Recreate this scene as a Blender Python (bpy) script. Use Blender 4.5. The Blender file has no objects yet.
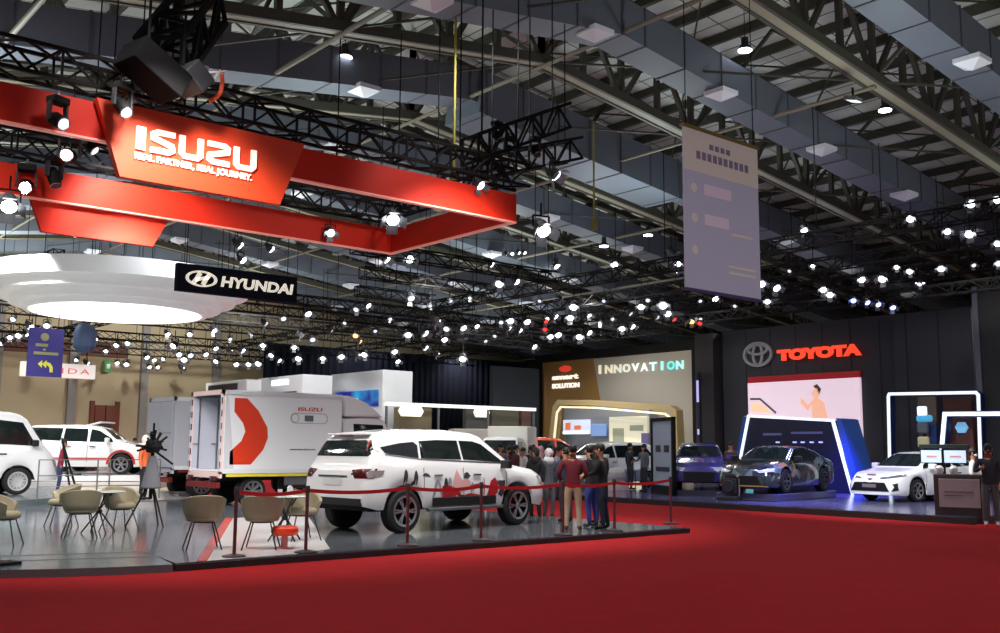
import bpy, bmesh, math, random
from mathutils import Vector, Matrix
from mathutils.bvhtree import BVHTree
from mathutils.geometry import tessellate_polygon
random.seed(7)
R = math.radians
scn = bpy.context.scene
COL = scn.collection
# ---------------------------------------------------------------- camera, world, exposure
EYE = Vector((0, 0, 1.6)); YAW = R(40); PITCH = R(7.5); ROLL = 0.007
HF = Vector((math.sin(YAW), math.cos(YAW), 0)); HR = Vector((math.cos(YAW), -math.sin(YAW), 0))
FW = HF*math.cos(PITCH) + Vector((0, 0, math.sin(PITCH)))
UP0 = HR.cross(FW)
RT = HR*math.cos(ROLL) + UP0*math.sin(ROLL); UP = UP0*math.cos(ROLL) - HR*math.sin(ROLL)
cam_d = bpy.data.cameras.new('camera'); cam = bpy.data.objects.new('camera', cam_d); COL.objects.link(cam)
cam_d.lens = 36; cam_d.sensor_width = 36; cam_d.clip_start = .1; cam_d.clip_end = 400
cam.matrix_world = Matrix((( RT.x, UP.x, -FW.x, EYE.x), (RT.y, UP.y, -FW.y, EYE.y), (RT.z, UP.z, -FW.z, EYE.z), (0, 0, 0, 1)))
scn.camera = cam
w = bpy.data.worlds.new('world'); scn.world = w; w.use_nodes = True
w.node_tree.nodes['Background'].inputs[0].default_value = (.86, .93, 1, 1)
w.node_tree.nodes['Background'].inputs[1].default_value = .42
scn.view_settings.view_transform = 'Standard'; scn.view_settings.look = 'None'
scn.view_settings.exposure = 0.0; scn.view_settings.gamma = 1; scn.view_settings.use_curve_mapping = False
scn.cycles.max_bounces = 5; scn.cycles.diffuse_bounces = 3; scn.cycles.glossy_bounces = 3
scn.cycles.sample_clamp_indirect = 3; scn.cycles.caustics_reflective = False; scn.cycles.caustics_refractive = False

def lamp(kind, loc, power, color=(1, 1, 1), size=.5, aim=None, angle=100, blend=.6):
    d = bpy.data.lights.new(kind.lower()+'_lamp', kind); d.energy = power; d.color = color
    if kind == 'AREA': d.size = size
    else: d.shadow_soft_size = size
    if kind == 'SPOT': d.spot_size = R(angle); d.spot_blend = blend
    o = bpy.data.objects.new(kind.lower()+'_lamp', d); COL.objects.link(o); o.location = loc
    v = (Vector(aim) - Vector(loc)) if aim else Vector((0, 0, -1))
    o.rotation_euler = v.to_track_quat('-Z', 'Y').to_euler()
    return o
# high-bay lamps of the hall
for hu in (2, 13, 23, 33, 40.5):
    for hw in (4, 16, 28, 40, 52):
        lamp('SPOT', (hu, hw, 11 - .12*abs(hu-17.6)), 560, (1, .98, .95), .5, angle=150)
# booth lights (from the lighting rigs)
for (x, y, z, p, c, a, ang) in [
    (5, 13.0, 7.2, 1500, (1, .96, .9), (7, 16, 1), 95), (11, 13.0, 7.2, 1500, (1, .97, .92), (12, 16, 1), 95),
    (15.5, 15, 7.2, 900, (1, .97, .92), (13.5, 16.5, .5), 85), (1.5, 14.5, 7.2, 1000, (1, .97, .92), (3.5, 21, 1), 100),
    (6, 18, 7.4, 1500, (1, .98, .95), (9, 22, 1.5), 90), (0.5, 20, 7.6, 1300, (1, .98, .95), (4, 24.5, 1.5), 90),
    (-2, 27, 7.6, 2200, (1, .97, .93), (0, 33, 1), 110), (8, 32, 7.6, 1600, (1, .97, .93), (9, 38, 1), 110),
    (2.5, 17.3, 6.6, 2600, (1, .98, .95), (4.4, 23, 1.4), 55), (6.5, 17.3, 6.6, 2600, (1, .98, .95), (7.5, 23, 1.4), 55), (3.5, 20.3, 6.9, 900, (1, .98, .95), (4.6, 24, 1.4), 100), (8, 20.3, 6.9, 900, (1, .98, .95), (7.4, 24, 1.4), 100),
    (21, 14, 7.6, 2000, (.95, .97, 1), (26, 13.5, 1), 85), (22, 20, 7.6, 800, (.8, .85, 1), (27, 19, 1), 80),
    (25, 19, 7.2, 1100, (.3, .22, 1), (28, 18.5, 1), 55), (29, 18.5, 6.8, 1200, (.22, .2, 1), (27.5, 16.8, 0), 50), (20.5, 12, 7.3, 2600, (1, 1, .97), (25.5, 13, .8), 45),
    (27, 27, 7.4, 900, (1, .97, .9), (33, 30, 1), 90), (35, 36, 7.4, 1300, (1, .93, .8), (44, 36, 3), 100),
    (30, 36, 7.5, 1300, (1, .97, .95), (36, 44, 2), 110), (20, 40, 7.6, 2200, (1, .98, .97), (22, 49, 3), 120),
    (8, 42, 8, 2600, (1, .95, .86), (8, 60, 4), 130), (22, 52, 8, 1600, (1, .95, .86), (20, 60, 4), 130),
    (4.6, 12.2, 8.0, 420, (1, .93, .88), (5.4, 15, 6.2), 60), (11, 12.4, 7.9, 200, (1, .93, .88), (11, 15, 6.3), 70),
    (20, 27, 7.5, 1200, (1, .97, .95), (22, 32, .5), 110)]:
    lamp('SPOT', (x, y, z), p, c, .25, a, ang)

# unseen spots added at rig height, aimed up to brighten the roof
for (x, y, z, p) in [(2, 9, 7.6, 620), (10, 7, 7.6, 520), (18, 5, 7.6, 420), (26, 3, 7.6, 300), (22, 12, 7.8, 430), (31, 11, 7.6, 300), (4, 24, 8.0, 560), (14, 24, 8.2, 600), (25, 22, 8, 520), (35, 22, 7.4, 120),
                     (-3, 36, 7.6, 1500), (8, 38, 7.8, 1700), (18, 36, 8, 800), (28, 34, 8, 600), (0, 50, 7.4, 1700), (12, 50, 7.8, 1900), (24, 50, 7.8, 800), (35, 44, 7.6, 300), (33, 33, 7.6, 200)]:
    lamp('SPOT', (x, y, z), p, (.82, .97, .93), .8, (x, y, 20), 165, .5)
for (x, y, z, p) in [(5, 22, 8.2, 200), (13, 30, 8.2, 240), (26, 26, 8, 160), (10, 42, 8.2, 500), (28, 42, 8, 420), (37, 40, 7.9, 260)]:
    lamp('POINT', (x, y, z), p, (.9, .95, 1), .6)  # unseen cool points added at rig height to brighten roof and stands

# ---------------------------------------------------------------- helpers
def ray(px, py): return FW + RT*((px-500)/1000) + UP*((316.5-py)/1000)
def atT(px, py, t): d = ray(px, py); return EYE + d*(t/d.dot(HF))
def atU(px, py, u): d = ray(px, py); return EYE + d*(u/d.x)
def atW(px, py, y): d = ray(px, py); return EYE + d*(y/d.y)
def atZ(px, py, z): d = ray(px, py); return EYE + d*((z-1.6)/d.z)
def lin(c):
    return tuple(((x/255)/12.92 if x/255 <= .04045 else ((x/255+.055)/1.055)**2.4) for x in c)

MATS = {}
def mat(name, rgb, rough=.5, metal=0, emit=0, spec=.5, coat=0, noise=0, nscale=8, alpha=1, bump=0, trans=0):
    if name in MATS: return MATS[name]
    m = bpy.data.materials.new(name); m.use_nodes = True; nt = m.node_tree; b = nt.nodes['Principled BSDF']
    c = (*lin(rgb), 1)
    b.inputs['Base Color'].default_value = c; b.inputs['Roughness'].default_value = rough
    b.inputs['Metallic'].default_value = metal; b.inputs['Specular IOR Level'].default_value = spec
    b.inputs['Coat Weight'].default_value = coat; b.inputs['Alpha'].default_value = alpha
    b.inputs['Transmission Weight'].default_value = trans
    if emit:
        b.inputs['Emission Color'].default_value = c; b.inputs['Emission Strength'].default_value = emit
        if emit > 1.5: m.cycles.emission_sampling = 'NONE'
    if noise or bump:
        tc = nt.nodes.new('ShaderNodeTexCoord'); n = nt.nodes.new('ShaderNodeTexNoise'); n.inputs['Scale'].default_value = nscale
        n.inputs['Detail'].default_value = 6
        nt.links.new(tc.outputs['Object'], n.inputs['Vector'])
        if noise:
            r = nt.nodes.new('ShaderNodeMapRange'); r.inputs[3].default_value = 1-noise; r.inputs[4].default_value = 1+noise
            nt.links.new(n.outputs['Fac'], r.inputs[0])
            mx = nt.nodes.new('ShaderNodeVectorMath'); mx.operation = 'SCALE'; mx.inputs[0].default_value = c[:3]
            nt.links.new(r.outputs[0], mx.inputs['Scale']); nt.links.new(mx.outputs[0], b.inputs['Base Color'])
        if bump:
            bp = nt.nodes.new('ShaderNodeBump'); bp.inputs['Strength'].default_value = bump; bp.inputs['Distance'].default_value = .02
            nt.links.new(n.outputs['Fac'], bp.inputs['Height']); nt.links.new(bp.outputs[0], b.inputs['Normal'])
    MATS[name] = m; return m

def tag(o, label=None, cat=None, group=None, kind=None):
    if label: o['label'] = label
    if cat: o['category'] = cat
    if group: o['group'] = group
    if kind: o['kind'] = kind
    return o
def E(name, label, cat, loc=(0, 0, 0), rz=0, group=None):
    o = bpy.data.objects.new(name, None); COL.objects.link(o); o.location = loc; o.rotation_euler = (0, 0, rz)
    o.empty_display_size = .1
    return tag(o, label, cat, group)
def copy_tree(o, parent=None):
    c = o.copy(); COL.objects.link(c)
    if parent is not None: c.parent = parent
    for ch in list(o.children): copy_tree(ch, c)
    return c
def place(o, loc, rz=0, label=None, group=None, scale=None):
    o.location = loc; o.rotation_euler = (0, 0, rz)
    if label: o['label'] = label
    if group: o['group'] = group
    if scale: o.scale = (scale,)*3
    return o

class MB:
    def __init__(s): s.v = []; s.f = []; s.mi = []; s.m = 0
    def add(s, vs, fs):
        n = len(s.v); s.v += [tuple(v) for v in vs]; s.f += [[i+n for i in f] for f in fs]; s.mi += [s.m]*len(fs); return s
    def box(s, c, d, M=None):
        c = Vector(c); d = Vector(d)/2
        vs = [Vector((x*d.x, y*d.y, z*d.z)) for x in (-1, 1) for y in (-1, 1) for z in (-1, 1)]
        if M is not None: vs = [M @ v for v in vs]
        return s.add([v+c for v in vs], [(0, 1, 3, 2), (4, 6, 7, 5), (0, 4, 5, 1), (2, 3, 7, 6), (0, 2, 6, 4), (1, 5, 7, 3)])
    def mm(s, a, b):
        a = Vector(a); b = Vector(b); return s.box((a+b)/2, b-a)
    def bar(s, p, q, wd, ht=None, up=(0, 0, 1)):
        p = Vector(p); q = Vector(q); ht = ht or wd; z = q-p; L = z.length
        if L < 1e-6: return s
        z.normalize(); u = Vector(up)
        if abs(z.dot(u)) > .98: u = Vector((0, 1, 0))
        x = z.cross(u).normalized(); y = x.cross(z)
        M = Matrix((x, z, y)).transposed()
        return s.box((p+q)/2, (wd, L, ht), M)
    def tube(s, p, q, r, n=8, r2=None, cap=True):
        p = Vector(p); q = Vector(q); r2 = r if r2 is None else r2; z = (q-p)
        if z.length < 1e-7: return s
        z.normalize(); u = Vector((0, 0, 1)) if abs(z.z) < .95 else Vector((1, 0, 0))
        x = z.cross(u).normalized(); y = x.cross(z)
        vs = []
        for c, rr in ((p, r), (q, r2)):
            for i in range(n):
                a = 2*math.pi*i/n; vs.append(c + (x*math.cos(a)+y*math.sin(a))*rr)
        fs = [(i, (i+1) % n, n+(i+1) % n, n+i) for i in range(n)]
        if cap: fs += [tuple(range(n))[::-1], tuple(range(n, 2*n))]
        return s.add(vs, fs)
    def path(s, pts, r, n=6):
        for a, b in zip(pts, pts[1:]): s.tube(a, b, r, n)
        return s
    def lathe(s, prof, c=(0, 0, 0), n=24, axis='z', closed=False):
        c = Vector(c); vs = []
        for i in range(n):
            a = 2*math.pi*i/n
            for (r, h) in prof:
                if axis == 'z': vs.append(c+Vector((r*math.cos(a), r*math.sin(a), h)))
                else: vs.append(c+Vector((r*math.cos(a), h, r*math.sin(a))))
        k = len(prof); fs = []
        for i in range(n):
            j = (i+1) % n
            for t in range(k-1 + (1 if closed else 0)):
                t2 = (t+1) % k
                fs.append((i*k+t, j*k+t, j*k+t2, i*k+t2))
        return s.add(vs, fs)
    def prism(s, poly, fn, depth):
        """poly: 2D outline; fn(a,b,d) -> 3D point; extruded from d=0 to depth"""
        n = len(poly)
        vs = [fn(a, b, 0) for a, b in poly] + [fn(a, b, depth) for a, b in poly]
        tr = tessellate_polygon([[Vector((a, b, 0)) for a, b in poly]])
        fs = [tuple(t) for t in tr] + [tuple(i+n for i in t[::-1]) for t in tr]
        fs += [(i, (i+1) % n, n+(i+1) % n, n+i) for i in range(n)]
        return s.add(vs, fs)
    def strip(s, pts, wd, fn, depth):
        """mitred 2D stroke of width wd"""
        P = [Vector(p) for p in pts]; L = []; Rr = []
        for i, p in enumerate(P):
            d1 = (p-P[i-1]).normalized() if i else (P[1]-p).normalized()
            d2 = (P[i+1]-p).normalized() if i < len(P)-1 else d1
            n1 = Vector((-d1.y, d1.x)); n2 = Vector((-d2.y, d2.x)); m = (n1+n2).normalized(); k = wd/2/max(.5, m.dot(n1))
            L.append(p+m*k); Rr.append(p-m*k)
        for i in range(len(P)-1):
            s.prism([tuple(L[i]), tuple(L[i+1]), tuple(Rr[i+1]), tuple(Rr[i])], fn, depth)
        return s
    def build(s, name, m, parent=None, smooth=False, bevel=0, ang=35):
        me = bpy.data.meshes.new(name); me.from_pydata(s.v, [], s.f)
        ms = m if isinstance(m, (list, tuple)) else [m]
        for x in ms: me.materials.append(x)
        if len(ms) > 1: me.polygons.foreach_set('material_index', s.mi)
        bm = bmesh.new(); bm.from_mesh(me); bmesh.ops.recalc_face_normals(bm, faces=bm.faces); bm.to_mesh(me); bm.free()
        if smooth:
            me.polygons.foreach_set('use_smooth', [True]*len(me.polygons)); me.set_sharp_from_angle(angle=R(ang))
        o = bpy.data.objects.new(name, me); COL.objects.link(o)
        if parent is not None: o.parent = parent
        if bevel:
            b = o.modifiers.new('bevel', 'BEVEL'); b.width = bevel; b.segments = 2; b.limit_method = 'ANGLE'
        return o
def struct(o): o['kind'] = 'structure'; return o

def text_mesh(body, width, height, depth=.02, bold=0.0, shear=0, spacing=1.0):
    """text filling width x height, in the XZ plane facing -Y, lower left at the origin"""
    c = bpy.data.curves.new('t', 'FONT'); c.body = body; c.size = 1; c.extrude = .02; c.offset = bold; c.shear = shear; c.space_character = spacing
    c.resolution_u = 4
    o = bpy.data.objects.new('t', c); COL.objects.link(o)
    me = bpy.data.meshes.new_from_object(o.evaluated_get(bpy.context.evaluated_depsgraph_get()))
    bpy.data.objects.remove(o)
    xs = [v.co.x for v in me.vertices]; ys = [v.co.y for v in me.vertices]
    x0, x1, y0, y1 = min(xs), max(xs), min(ys), max(ys)
    for v in me.vertices:
        v.co = Vector(((v.co.x-x0)/(x1-x0)*width, -(v.co.z/.02)*depth/2, (v.co.y-y0)/(y1-y0)*height))
    return me
def text(name, body, width, height, m, parent, loc, rz=0, depth=.02, bold=0.0, shear=0, spacing=1.0):
    me = text_mesh(body, width, height, depth, bold, shear, spacing); me.materials.clear(); me.materials.append(m)
    o = bpy.data.objects.new(name, me); COL.objects.link(o); o.location = loc; o.rotation_euler = (0, 0, rz); o.parent = parent
    return o
def interp(pts, x, smooth=False):
    if x <= pts[0][0]: return pts[0][1]
    for (a, b), (c, d) in zip(pts, pts[1:]):
        if x <= c:
            t = (x-a)/(c-a)
            if smooth: t = t*t*(3-2*t)
            return b+(d-b)*t
    return pts[-1][1]

# ---------------------------------------------------------------- common materials
M_white = mat('white_paint', (235, 236, 238), .35, spec=.4)
M_black = mat('black_metal', (13, 13, 14), .75, spec=.25)
M_dark = mat('dark_grey', (40, 41, 46), .6)
M_lens = mat('lamp_glow', (240, 246, 255), emit=9)
M_lens_dim = mat('lamp_glow_dim', (225, 232, 240), emit=1.3)
M_warm = mat('lamp_glow_warm', (255, 190, 120), emit=3)
M_redl = mat('lamp_glow_red', (255, 60, 50), emit=2)
M_bluel = mat('lamp_glow_blue', (130, 150, 255), emit=8)
M_led = mat('white_led', (228, 238, 244), emit=1.15)
M_chrome = mat('chrome', (200, 202, 205), .18, 1)
M_steel = mat('grey_steel', (120, 122, 124), .4, .7)
M_red = mat('red_acrylic', (208, 38, 14), .6, spec=.3)
M_redbelt = mat('red_belt', (200, 20, 30), .6)
M_tan = mat('tan_wall', (196, 184, 152), .8, noise=.06, nscale=.4)
# ---------------------------------------------------------------- floor and walls
m = mat('red_carpet', (158, 30, 35), .95, spec=.1, noise=.16, nscale=2.2, bump=.3)
mg = mat('hall_floor_grey', (118, 114, 108), .35, noise=.1, nscale=.8)
struct(MB().mm((-45, -12, -.1), (62, 75, -.012)).build('floor', mg))
cp = MB()
cp.mm((-45, -12, -.012), (62, 13.6, 0)).mm((14, 13.6, -.012), (24, 62, 0))
o = struct(cp.build('floor_carpet', m))
M_curtain = mat('navy_curtain', (22, 24, 36), .9, spec=.1)
M_backdrop = mat('toyota_backdrop', (60, 61, 69), .7)
# back wall, beige with grey columns, a brown band and a doorway
struct(MB().mm((-30, 61.5, 0), (57, 62, 15)).build('wall_back', M_tan))
p = atW(0, 338, 61.4); q = atW(128, 345, 61.4)
struct(MB().mm((-30, 61.3, p.z-.7), (q.x, 61.5, p.z+.2)).build('trim_1', mat('brown_band', (104, 66, 50), .7)))
for i, px in enumerate((71, 143, 215, -5)):
    a = atW(px, 400, 61.3)
    struct(MB().mm((a.x-.22, 61.2, 0), (a.x+.22, 61.5, 11)).build('trim_%d' % (i+2), mat('grey_column', (150, 150, 148), .7)))
a = atW(95, 405, 61.3); b = atW(116, 405, 61.3)
d = struct(MB().mm((a.x, 61.2, 0), (b.x, 61.5, a.z)).mm((a.x-.25, 61.3, 0), (a.x, 61.5, a.z+.25)).mm((b.x, 61.3, 0), (b.x+.25, 61.5, a.z+.25)).build('door_1', mat('brown_door', (120, 62, 44), .6)))
MB().mm(((a.x+b.x)/2-.03, 61.15, 0), ((a.x+b.x)/2+.03, 61.2, a.z)).mm(((a.x+b.x)/2+.1, 61.1, 1), ((a.x+b.x)/2+.2, 61.2, 1.5)).build('door_handle', M_dark, d)
a = atW(109, 366, 60.9)
t = E('exit_sign', 'small green exit sign above the brown doorway of the beige wall', 'sign', (a.x, 61.0, a.z))
MB().mm((-.2, 0, -.35), (.2, .2, .35)).build('housing', mat('green_sign', (70, 140, 80), .5, emit=.3), t)
MB().mm((-.1, -.03, -.15), (.1, 0, .12)).build('symbol', mat('sign_white', (225, 240, 225), .5, emit=.4), t)
# side wall far right
struct(MB().mm((57, -12, 0), (57.4, 62, 10.5)).build('wall_right', mat('dark_wall', (38, 38, 42), .8)))
# black drape backdrop with folds
def drape(name, p, q, h, label, mt=M_curtain, amp=.12, fold=.45, z0=0):
    p = Vector(p); q = Vector(q); L = (q-p).length; d = (q-p)/L; n = Vector((-d.y, d.x, 0)); k = int(L/fold*4)
    mb = MB(); vs = []
    for i in range(k+1):
        a = p+d*(L*i/k)+n*(amp*math.sin(i*math.pi/2+.4*math.sin(i*.37)))
        vs += [a+Vector((0, 0, z0)), a+Vector((0, 0, h))]
    for i in range(k+1):
        a = vs[2*i]+n*.06; vs2 = a
    mb.add(vs, [(2*i, 2*i+2, 2*i+3, 2*i+1) for i in range(k)])
    o = mb.build(name, mt, smooth=True, ang=60)
    s = o.modifiers.new('thick', 'SOLIDIFY'); s.thickness = .03
    return tag(o, label, 'curtain')
a = atW(262, 400, 53); b = atW(548, 400, 53)
drape('black_drape', (a.x, 53, 0), (b.x+3, 53, 0), 7.6, 'tall black drape wall behind the white pavilions and the khaki booth')

# ---------------------------------------------------------------- roof
U0 = 17.6
def zc(u): return 12 - (.14 if u < U0 else .12)*abs(u-U0)
UL, UR = -22, 57
M_sheet = bpy.data.materials.new('roof_sheet'); M_sheet.use_nodes = True
nt = M_sheet.node_tree; bs = nt.nodes['Principled BSDF']; bs.inputs['Roughness'].default_value = .85
tc = nt.nodes.new('ShaderNodeTexCoord'); mp = nt.nodes.new('ShaderNodeMapping'); br = nt.nodes.new('ShaderNodeTexBrick')
nt.links.new(tc.outputs['Object'], mp.inputs[0]); nt.links.new(mp.outputs[0], br.inputs['Vector'])
br.offset = 0; br.inputs['Scale'].default_value = 1; br.inputs['Brick Width'].default_value = 1.45; br.inputs['Row Height'].default_value = 1.1
br.inputs['Mortar Size'].default_value = .025; br.inputs['Color1'].default_value = (*lin((226, 226, 220)), 1)
br.inputs['Color2'].default_value = (*lin((206, 206, 200)), 1); br.inputs['Mortar'].default_value = (*lin((90, 90, 86)), 1)
no = nt.nodes.new('ShaderNodeTexNoise'); no.inputs['Scale'].default_value = 1.3; no.inputs['Detail'].default_value = 8
nt.links.new(tc.outputs['Object'], no.inputs['Vector'])
mr = nt.nodes.new('ShaderNodeMapRange'); mr.inputs[3].default_value = .72; mr.inputs[4].default_value = 1.2
nt.links.new(no.outputs['Fac'], mr.inputs[0])
sc = nt.nodes.new('ShaderNodeVectorMath'); sc.operation = 'SCALE'; nt.links.new(br.outputs['Color'], sc.inputs[0]); nt.links.new(mr.outputs[0], sc.inputs['Scale'])
nt.links.new(sc.outputs[0], bs.inputs['Base Color'])
TH = 2.5
mb = MB()
for (u0, u1) in ((UL, U0), (U0, UR)):
    mb.add([(u0, -12, zc(u0)+TH+.35), (u1, -12, zc(u1)+TH+.35), (u1, 62, zc(u1)+TH+.35), (u0, 62, zc(u0)+TH+.35),
            (u0, -12, zc(u0)+TH+.55), (u1, -12, zc(u1)+TH+.55), (u1, 62, zc(u1)+TH+.55), (u0, 62, zc(u0)+TH+.55)],
           [(0, 1, 2, 3), (4, 5, 6, 7), (0, 1, 5, 4), (3, 2, 6, 7), (0, 3, 7, 4), (1, 2, 6, 5)])
struct(mb.build('ceiling', M_sheet))
M_truss = mat('truss_steel', (66, 64, 54), .6)
M_chord = mat('truss_chord', (146, 140, 120), .55)
mb = MB(); u = UL+.7
while u < UR:
    mb.bar((u, -12, zc(u)+TH+.2), (u, 62, zc(u)+TH+.2), .16, .26); u += 1.5
struct(mb.build('ceiling_purlins', M_truss))
TW = [.9+6.13*k for k in range(-2, 11)]
for w0 in TW:
    if w0 < -6: continue
    mb = MB()
    for (u0, u1) in ((UL, U0), (U0, UR)):
        for dy in (-.2, .2):
            mb.bar((u0, w0+dy, zc(u0)+.05), (u1, w0+dy, zc(u1)+.05), .1, .26)
        mb.bar((u0, w0, zc(u0)+TH), (u1, w0, zc(u1)+TH), .3, .22)
    n = 25
    for side in (-1, 1):
        du = 1.575; k = 0
        while U0+side*du*k > UL and U0+side*du*k < UR:
            u = U0+side*du*k; u2 = u+side*du
            mb.bar((u, w0, zc(u)), (u, w0, zc(u)+TH), .15)
            if k % 2 == 0: mb.bar((u, w0, zc(u)), (u2, w0, zc(u2)+TH), .13)
            else: mb.bar((u, w0, zc(u)+TH), (u2, w0, zc(u2)), .13)
            k += 1
    mb.m = 1
    for (u0, u1) in ((UL, U0), (U0, UR)):
        mb.bar((u0, w0, zc(u0)-.02), (u1, w0, zc(u1)-.02), .30, .06)
    struct(mb.build('ceiling_truss_beam', [M_truss, M_chord]))
mb = MB()
for k in range(-6, 7):
    u = U0+6.3*k
    if UL < u < UR: mb.tube((u, -6 if k < 1 else 13.1 if k == 1 else 25.4, zc(u)-.1), (u, 61, zc(u)-.1), .06, 8)
struct(mb.build('ceiling_brace_beams', mat('brace_steel', (126, 118, 104), .6)))
# vertical cross frames at each brace line and sag rods between the purlins
mb = MB()
for k in range(-6, 7):
    u = U0+6.3*k
    if not (UL < u < UR): continue
    for i, w0 in enumerate(TW[2:-1]):
        mb.bar((u, w0, zc(u)+.1), (u, w0+3.06, zc(u)+TH), .09); mb.bar((u, w0+6.13, zc(u)+.1), (u, w0+3.06, zc(u)+TH), .09)
        if UL < u+6.3 < UR:
            u2 = u+6.3
            mb.bar((u, w0, zc(u)+TH-.05), (u2, w0+6.13, zc(u2)+TH-.05), .05); mb.bar((u2, w0, zc(u2)+TH-.05), (u, w0+6.13, zc(u)+TH-.05), .05)
            mb.bar((u2, w0, zc(u2)+.05), (u, w0+6.13, zc(u)+.05), .05)
struct(mb.build('ceiling_cross_bracing', M_truss))
# ducts with diffusers
M_duct = mat('duct_zinc', (104, 110, 122), .55, .15, noise=.1, nscale=.9)
M_seam = mat('duct_seam', (80, 84, 92), .6)
M_diff = mat('diffuser_white', (235, 236, 246), .5)
ord_ = ['nearest', 'second', 'third', 'fourth', 'fifth', 'sixth', 'seventh', 'eighth', 'ninth']
def duct(w0, n):
    big = abs(w0-22.9) < .3
    t = E('ventilation_duct', ('wide grey ventilation duct with a deep box on one side of the roof ridge' if big else
          'long grey ventilation duct under the roof, %s row from the front of the hall' % ord_[n]), 'duct', (0, w0, 0), group='ventilation ducts across the roof')
    mb = MB(); sm = MB()
    for (u0, u1, side) in ((UL, U0, 0), (U0, UR, 1)):
        wd, ht = (.98, 1.0)
        mb.bar((u0, 0, zc(u0)+.33), (u1, 0, zc(u1)+.33), wd, ht)
        k = 0; u = u0+.8
        while u < u1:
            sm.box((u, 0, zc(u)+.33), (.05, wd+.05, ht+.05)); u += 1.55
        if big and side:
            bb = MB().bar((U0+.3, .2, zc(U0+.3)+.15), (U0+9.5, .2, zc(U0+9.5)+.15), 1.7, 1.35)
            bb.build('plenum_box', M_duct, t)
            for k in range(7):
                uu = U0+.5+1.45*k; sm.box((uu, .2, zc(uu)+.15), (.05, 1.76, 1.41))
    mb.build('duct_body', M_duct, t); sm.build('seam_flanges', M_seam, t)
    return t
def diffuser(parent, u, w0, dy):
    z = zc(u)-.2; s = .33
    mb = MB().box((u, dy, z-.02), (2*s, 2*s, .12))
    mb.add([(u-s, dy-s, z-.08), (u+s, dy-s, z-.08), (u+s, dy+s, z-.08), (u-s, dy+s, z-.08), (u, dy, z-.26)], [(0, 1, 4), (1, 2, 4), (2, 3, 4), (3, 0, 4)])
    mb.build('diffuser', M_diff, parent)
DW = [4.8, 10.9, 16.75, 22.9, 29.0, 35.2, 41.3, 47.4, 53.5]
for i, w0 in enumerate(DW):
    t = duct(w0, i)
    for k in range(-3, 6):
        u = U0+4.9*k+ (1.3 if i % 2 else -.9)
        if UL+1 < u < UR-1 and not (i == 3 and 0 < u-U0 < 9): diffuser(t, u, w0, -.38)
# round high-bay lamps
hb = E('high_bay_lamp', 'round high-bay lamp hanging under the roof sheets', 'lamp', group='round high-bay lamps under the roof')
MB().tube((0, 0, 0), (0, 0, .12), .21, 16, .14).tube((0, 0, .12), (0, 0, .35), .1, 10).tube((0, 0, .35), (0, 0, 1.3), .012, 6).build('housing', M_dark, hb)
MB().tube((0, 0, -.03), (0, 0, 0), .19, 16).build('lens', M_lens, hb)
HB = [(745, 50, 12.6), (885, 110, 11.8), (648, 235, 10.4), (345, 57, 12.0), (604, 246, 10), (920, 283, 9), (556, 265, 10.3)]
for i, (px, py, z) in enumerate(HB):
    o = hb if i == 0 else copy_tree(hb)
    a = atZ(px, py, z); place(o, a)

a = atW(853, 99, 13.0)
t = E('roof_floodlight', 'small white square floodlight at the end of the roof brace', 'lamp', a)
MB().box((0, 0, 0), (.34, .34, .1), Matrix.Rotation(.3, 3, 'X')).build('housing', M_steel, t); MB().box((0, -.02, -.06), (.28, .28, .02), Matrix.Rotation(.3, 3, 'X')).build('lens', mat('flood_face', (225, 228, 230), emit=.6), t)
MB().bar((0, 0, .05), (0, 0, .3), .04).build('bracket', M_black, t)
# ---------------------------------------------------------------- stages and platforms
M_gloss = mat('glossy_grey_vinyl', (92, 97, 104), .13, spec=.6, noise=.12, nscale=.7)
M_gloss2 = mat('glossy_teal_vinyl', (96, 108, 112), .16, spec=.6, noise=.18, nscale=.6)
M_edge = mat('platform_edge', (22, 22, 24), .4)
M_wfloor = mat('white_vinyl', (214, 210, 212), .2)
M_rfloor = mat('red_vinyl', (196, 60, 50), .25)
def slab(mb, poly, z0, z1): return mb.prism(poly, lambda a, b, d: Vector((a, b, z0+d)), z1-z0)
pl = E('display_platform', 'low glossy grey platform with a black edge under the white SUV and trucks', 'platform')
c0 = atZ(181, 565, .1); c1 = atZ(683, 527, .1); Wf = (c0.y+c1.y)/2
k0 = atZ(169, 554, .1); XL = k0.x; XR = c1.x
outl = [(c0.x, Wf), (XR, Wf), (XR, 27), (XL-.2, 27), (XL-.2, k0.y)]
mb = MB(); slab(mb, outl, 0, .085); mb.build('edge', M_edge, pl)
ins = [(c0.x+.02, Wf+.05), (XR-.05, Wf+.05), (XR-.05, 26.95), (XL-.2, 26.95), (XL-.2, k0.y+.03)]
mb = MB(); slab(mb, ins, .085, .1); mb.build('surface', M_gloss, pl)
def floorpoly(name, m, pix, z, parent, th=.004):
    mb = MB(); slab(mb, [tuple(atZ(x, y, z)[:2]) for x, y in pix], z, z+th); return mb.build(name, m, parent)
floorpoly('white_inlay', M_wfloor, [(233, 518), (207, 561), (300, 553.5), (330, 549), (308, 516)], .101, pl)
floorpoly('red_stripe', M_rfloor, [(225, 518), (233, 518), (208, 560), (196, 562)], .1015, pl)
lf = E('floor_covering', 'thin glossy teal-grey floor under the tub chairs beside the low platform', 'floor covering')
mb = MB(); slab(mb, [tuple(atZ(*q, .085)[:2]) for q in ((-160, 574), (0, 571), (60, 570), (120, 568), (173, 565.5))]+[(XL-.2, k0.y+.02), (XL-.2, 26.9), (-12, 26.9)], 0, .0985)
mb.build('surface', M_gloss2, lf)
for k in range(2):
    floorpoly('board_seam', M_seam, [(-40, 562-k*5), (166-4*k, 556-k*5), (166-4*k, 556.7-k*5), (-40, 562.8-k*5)], .0988, lf, .002)
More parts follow.
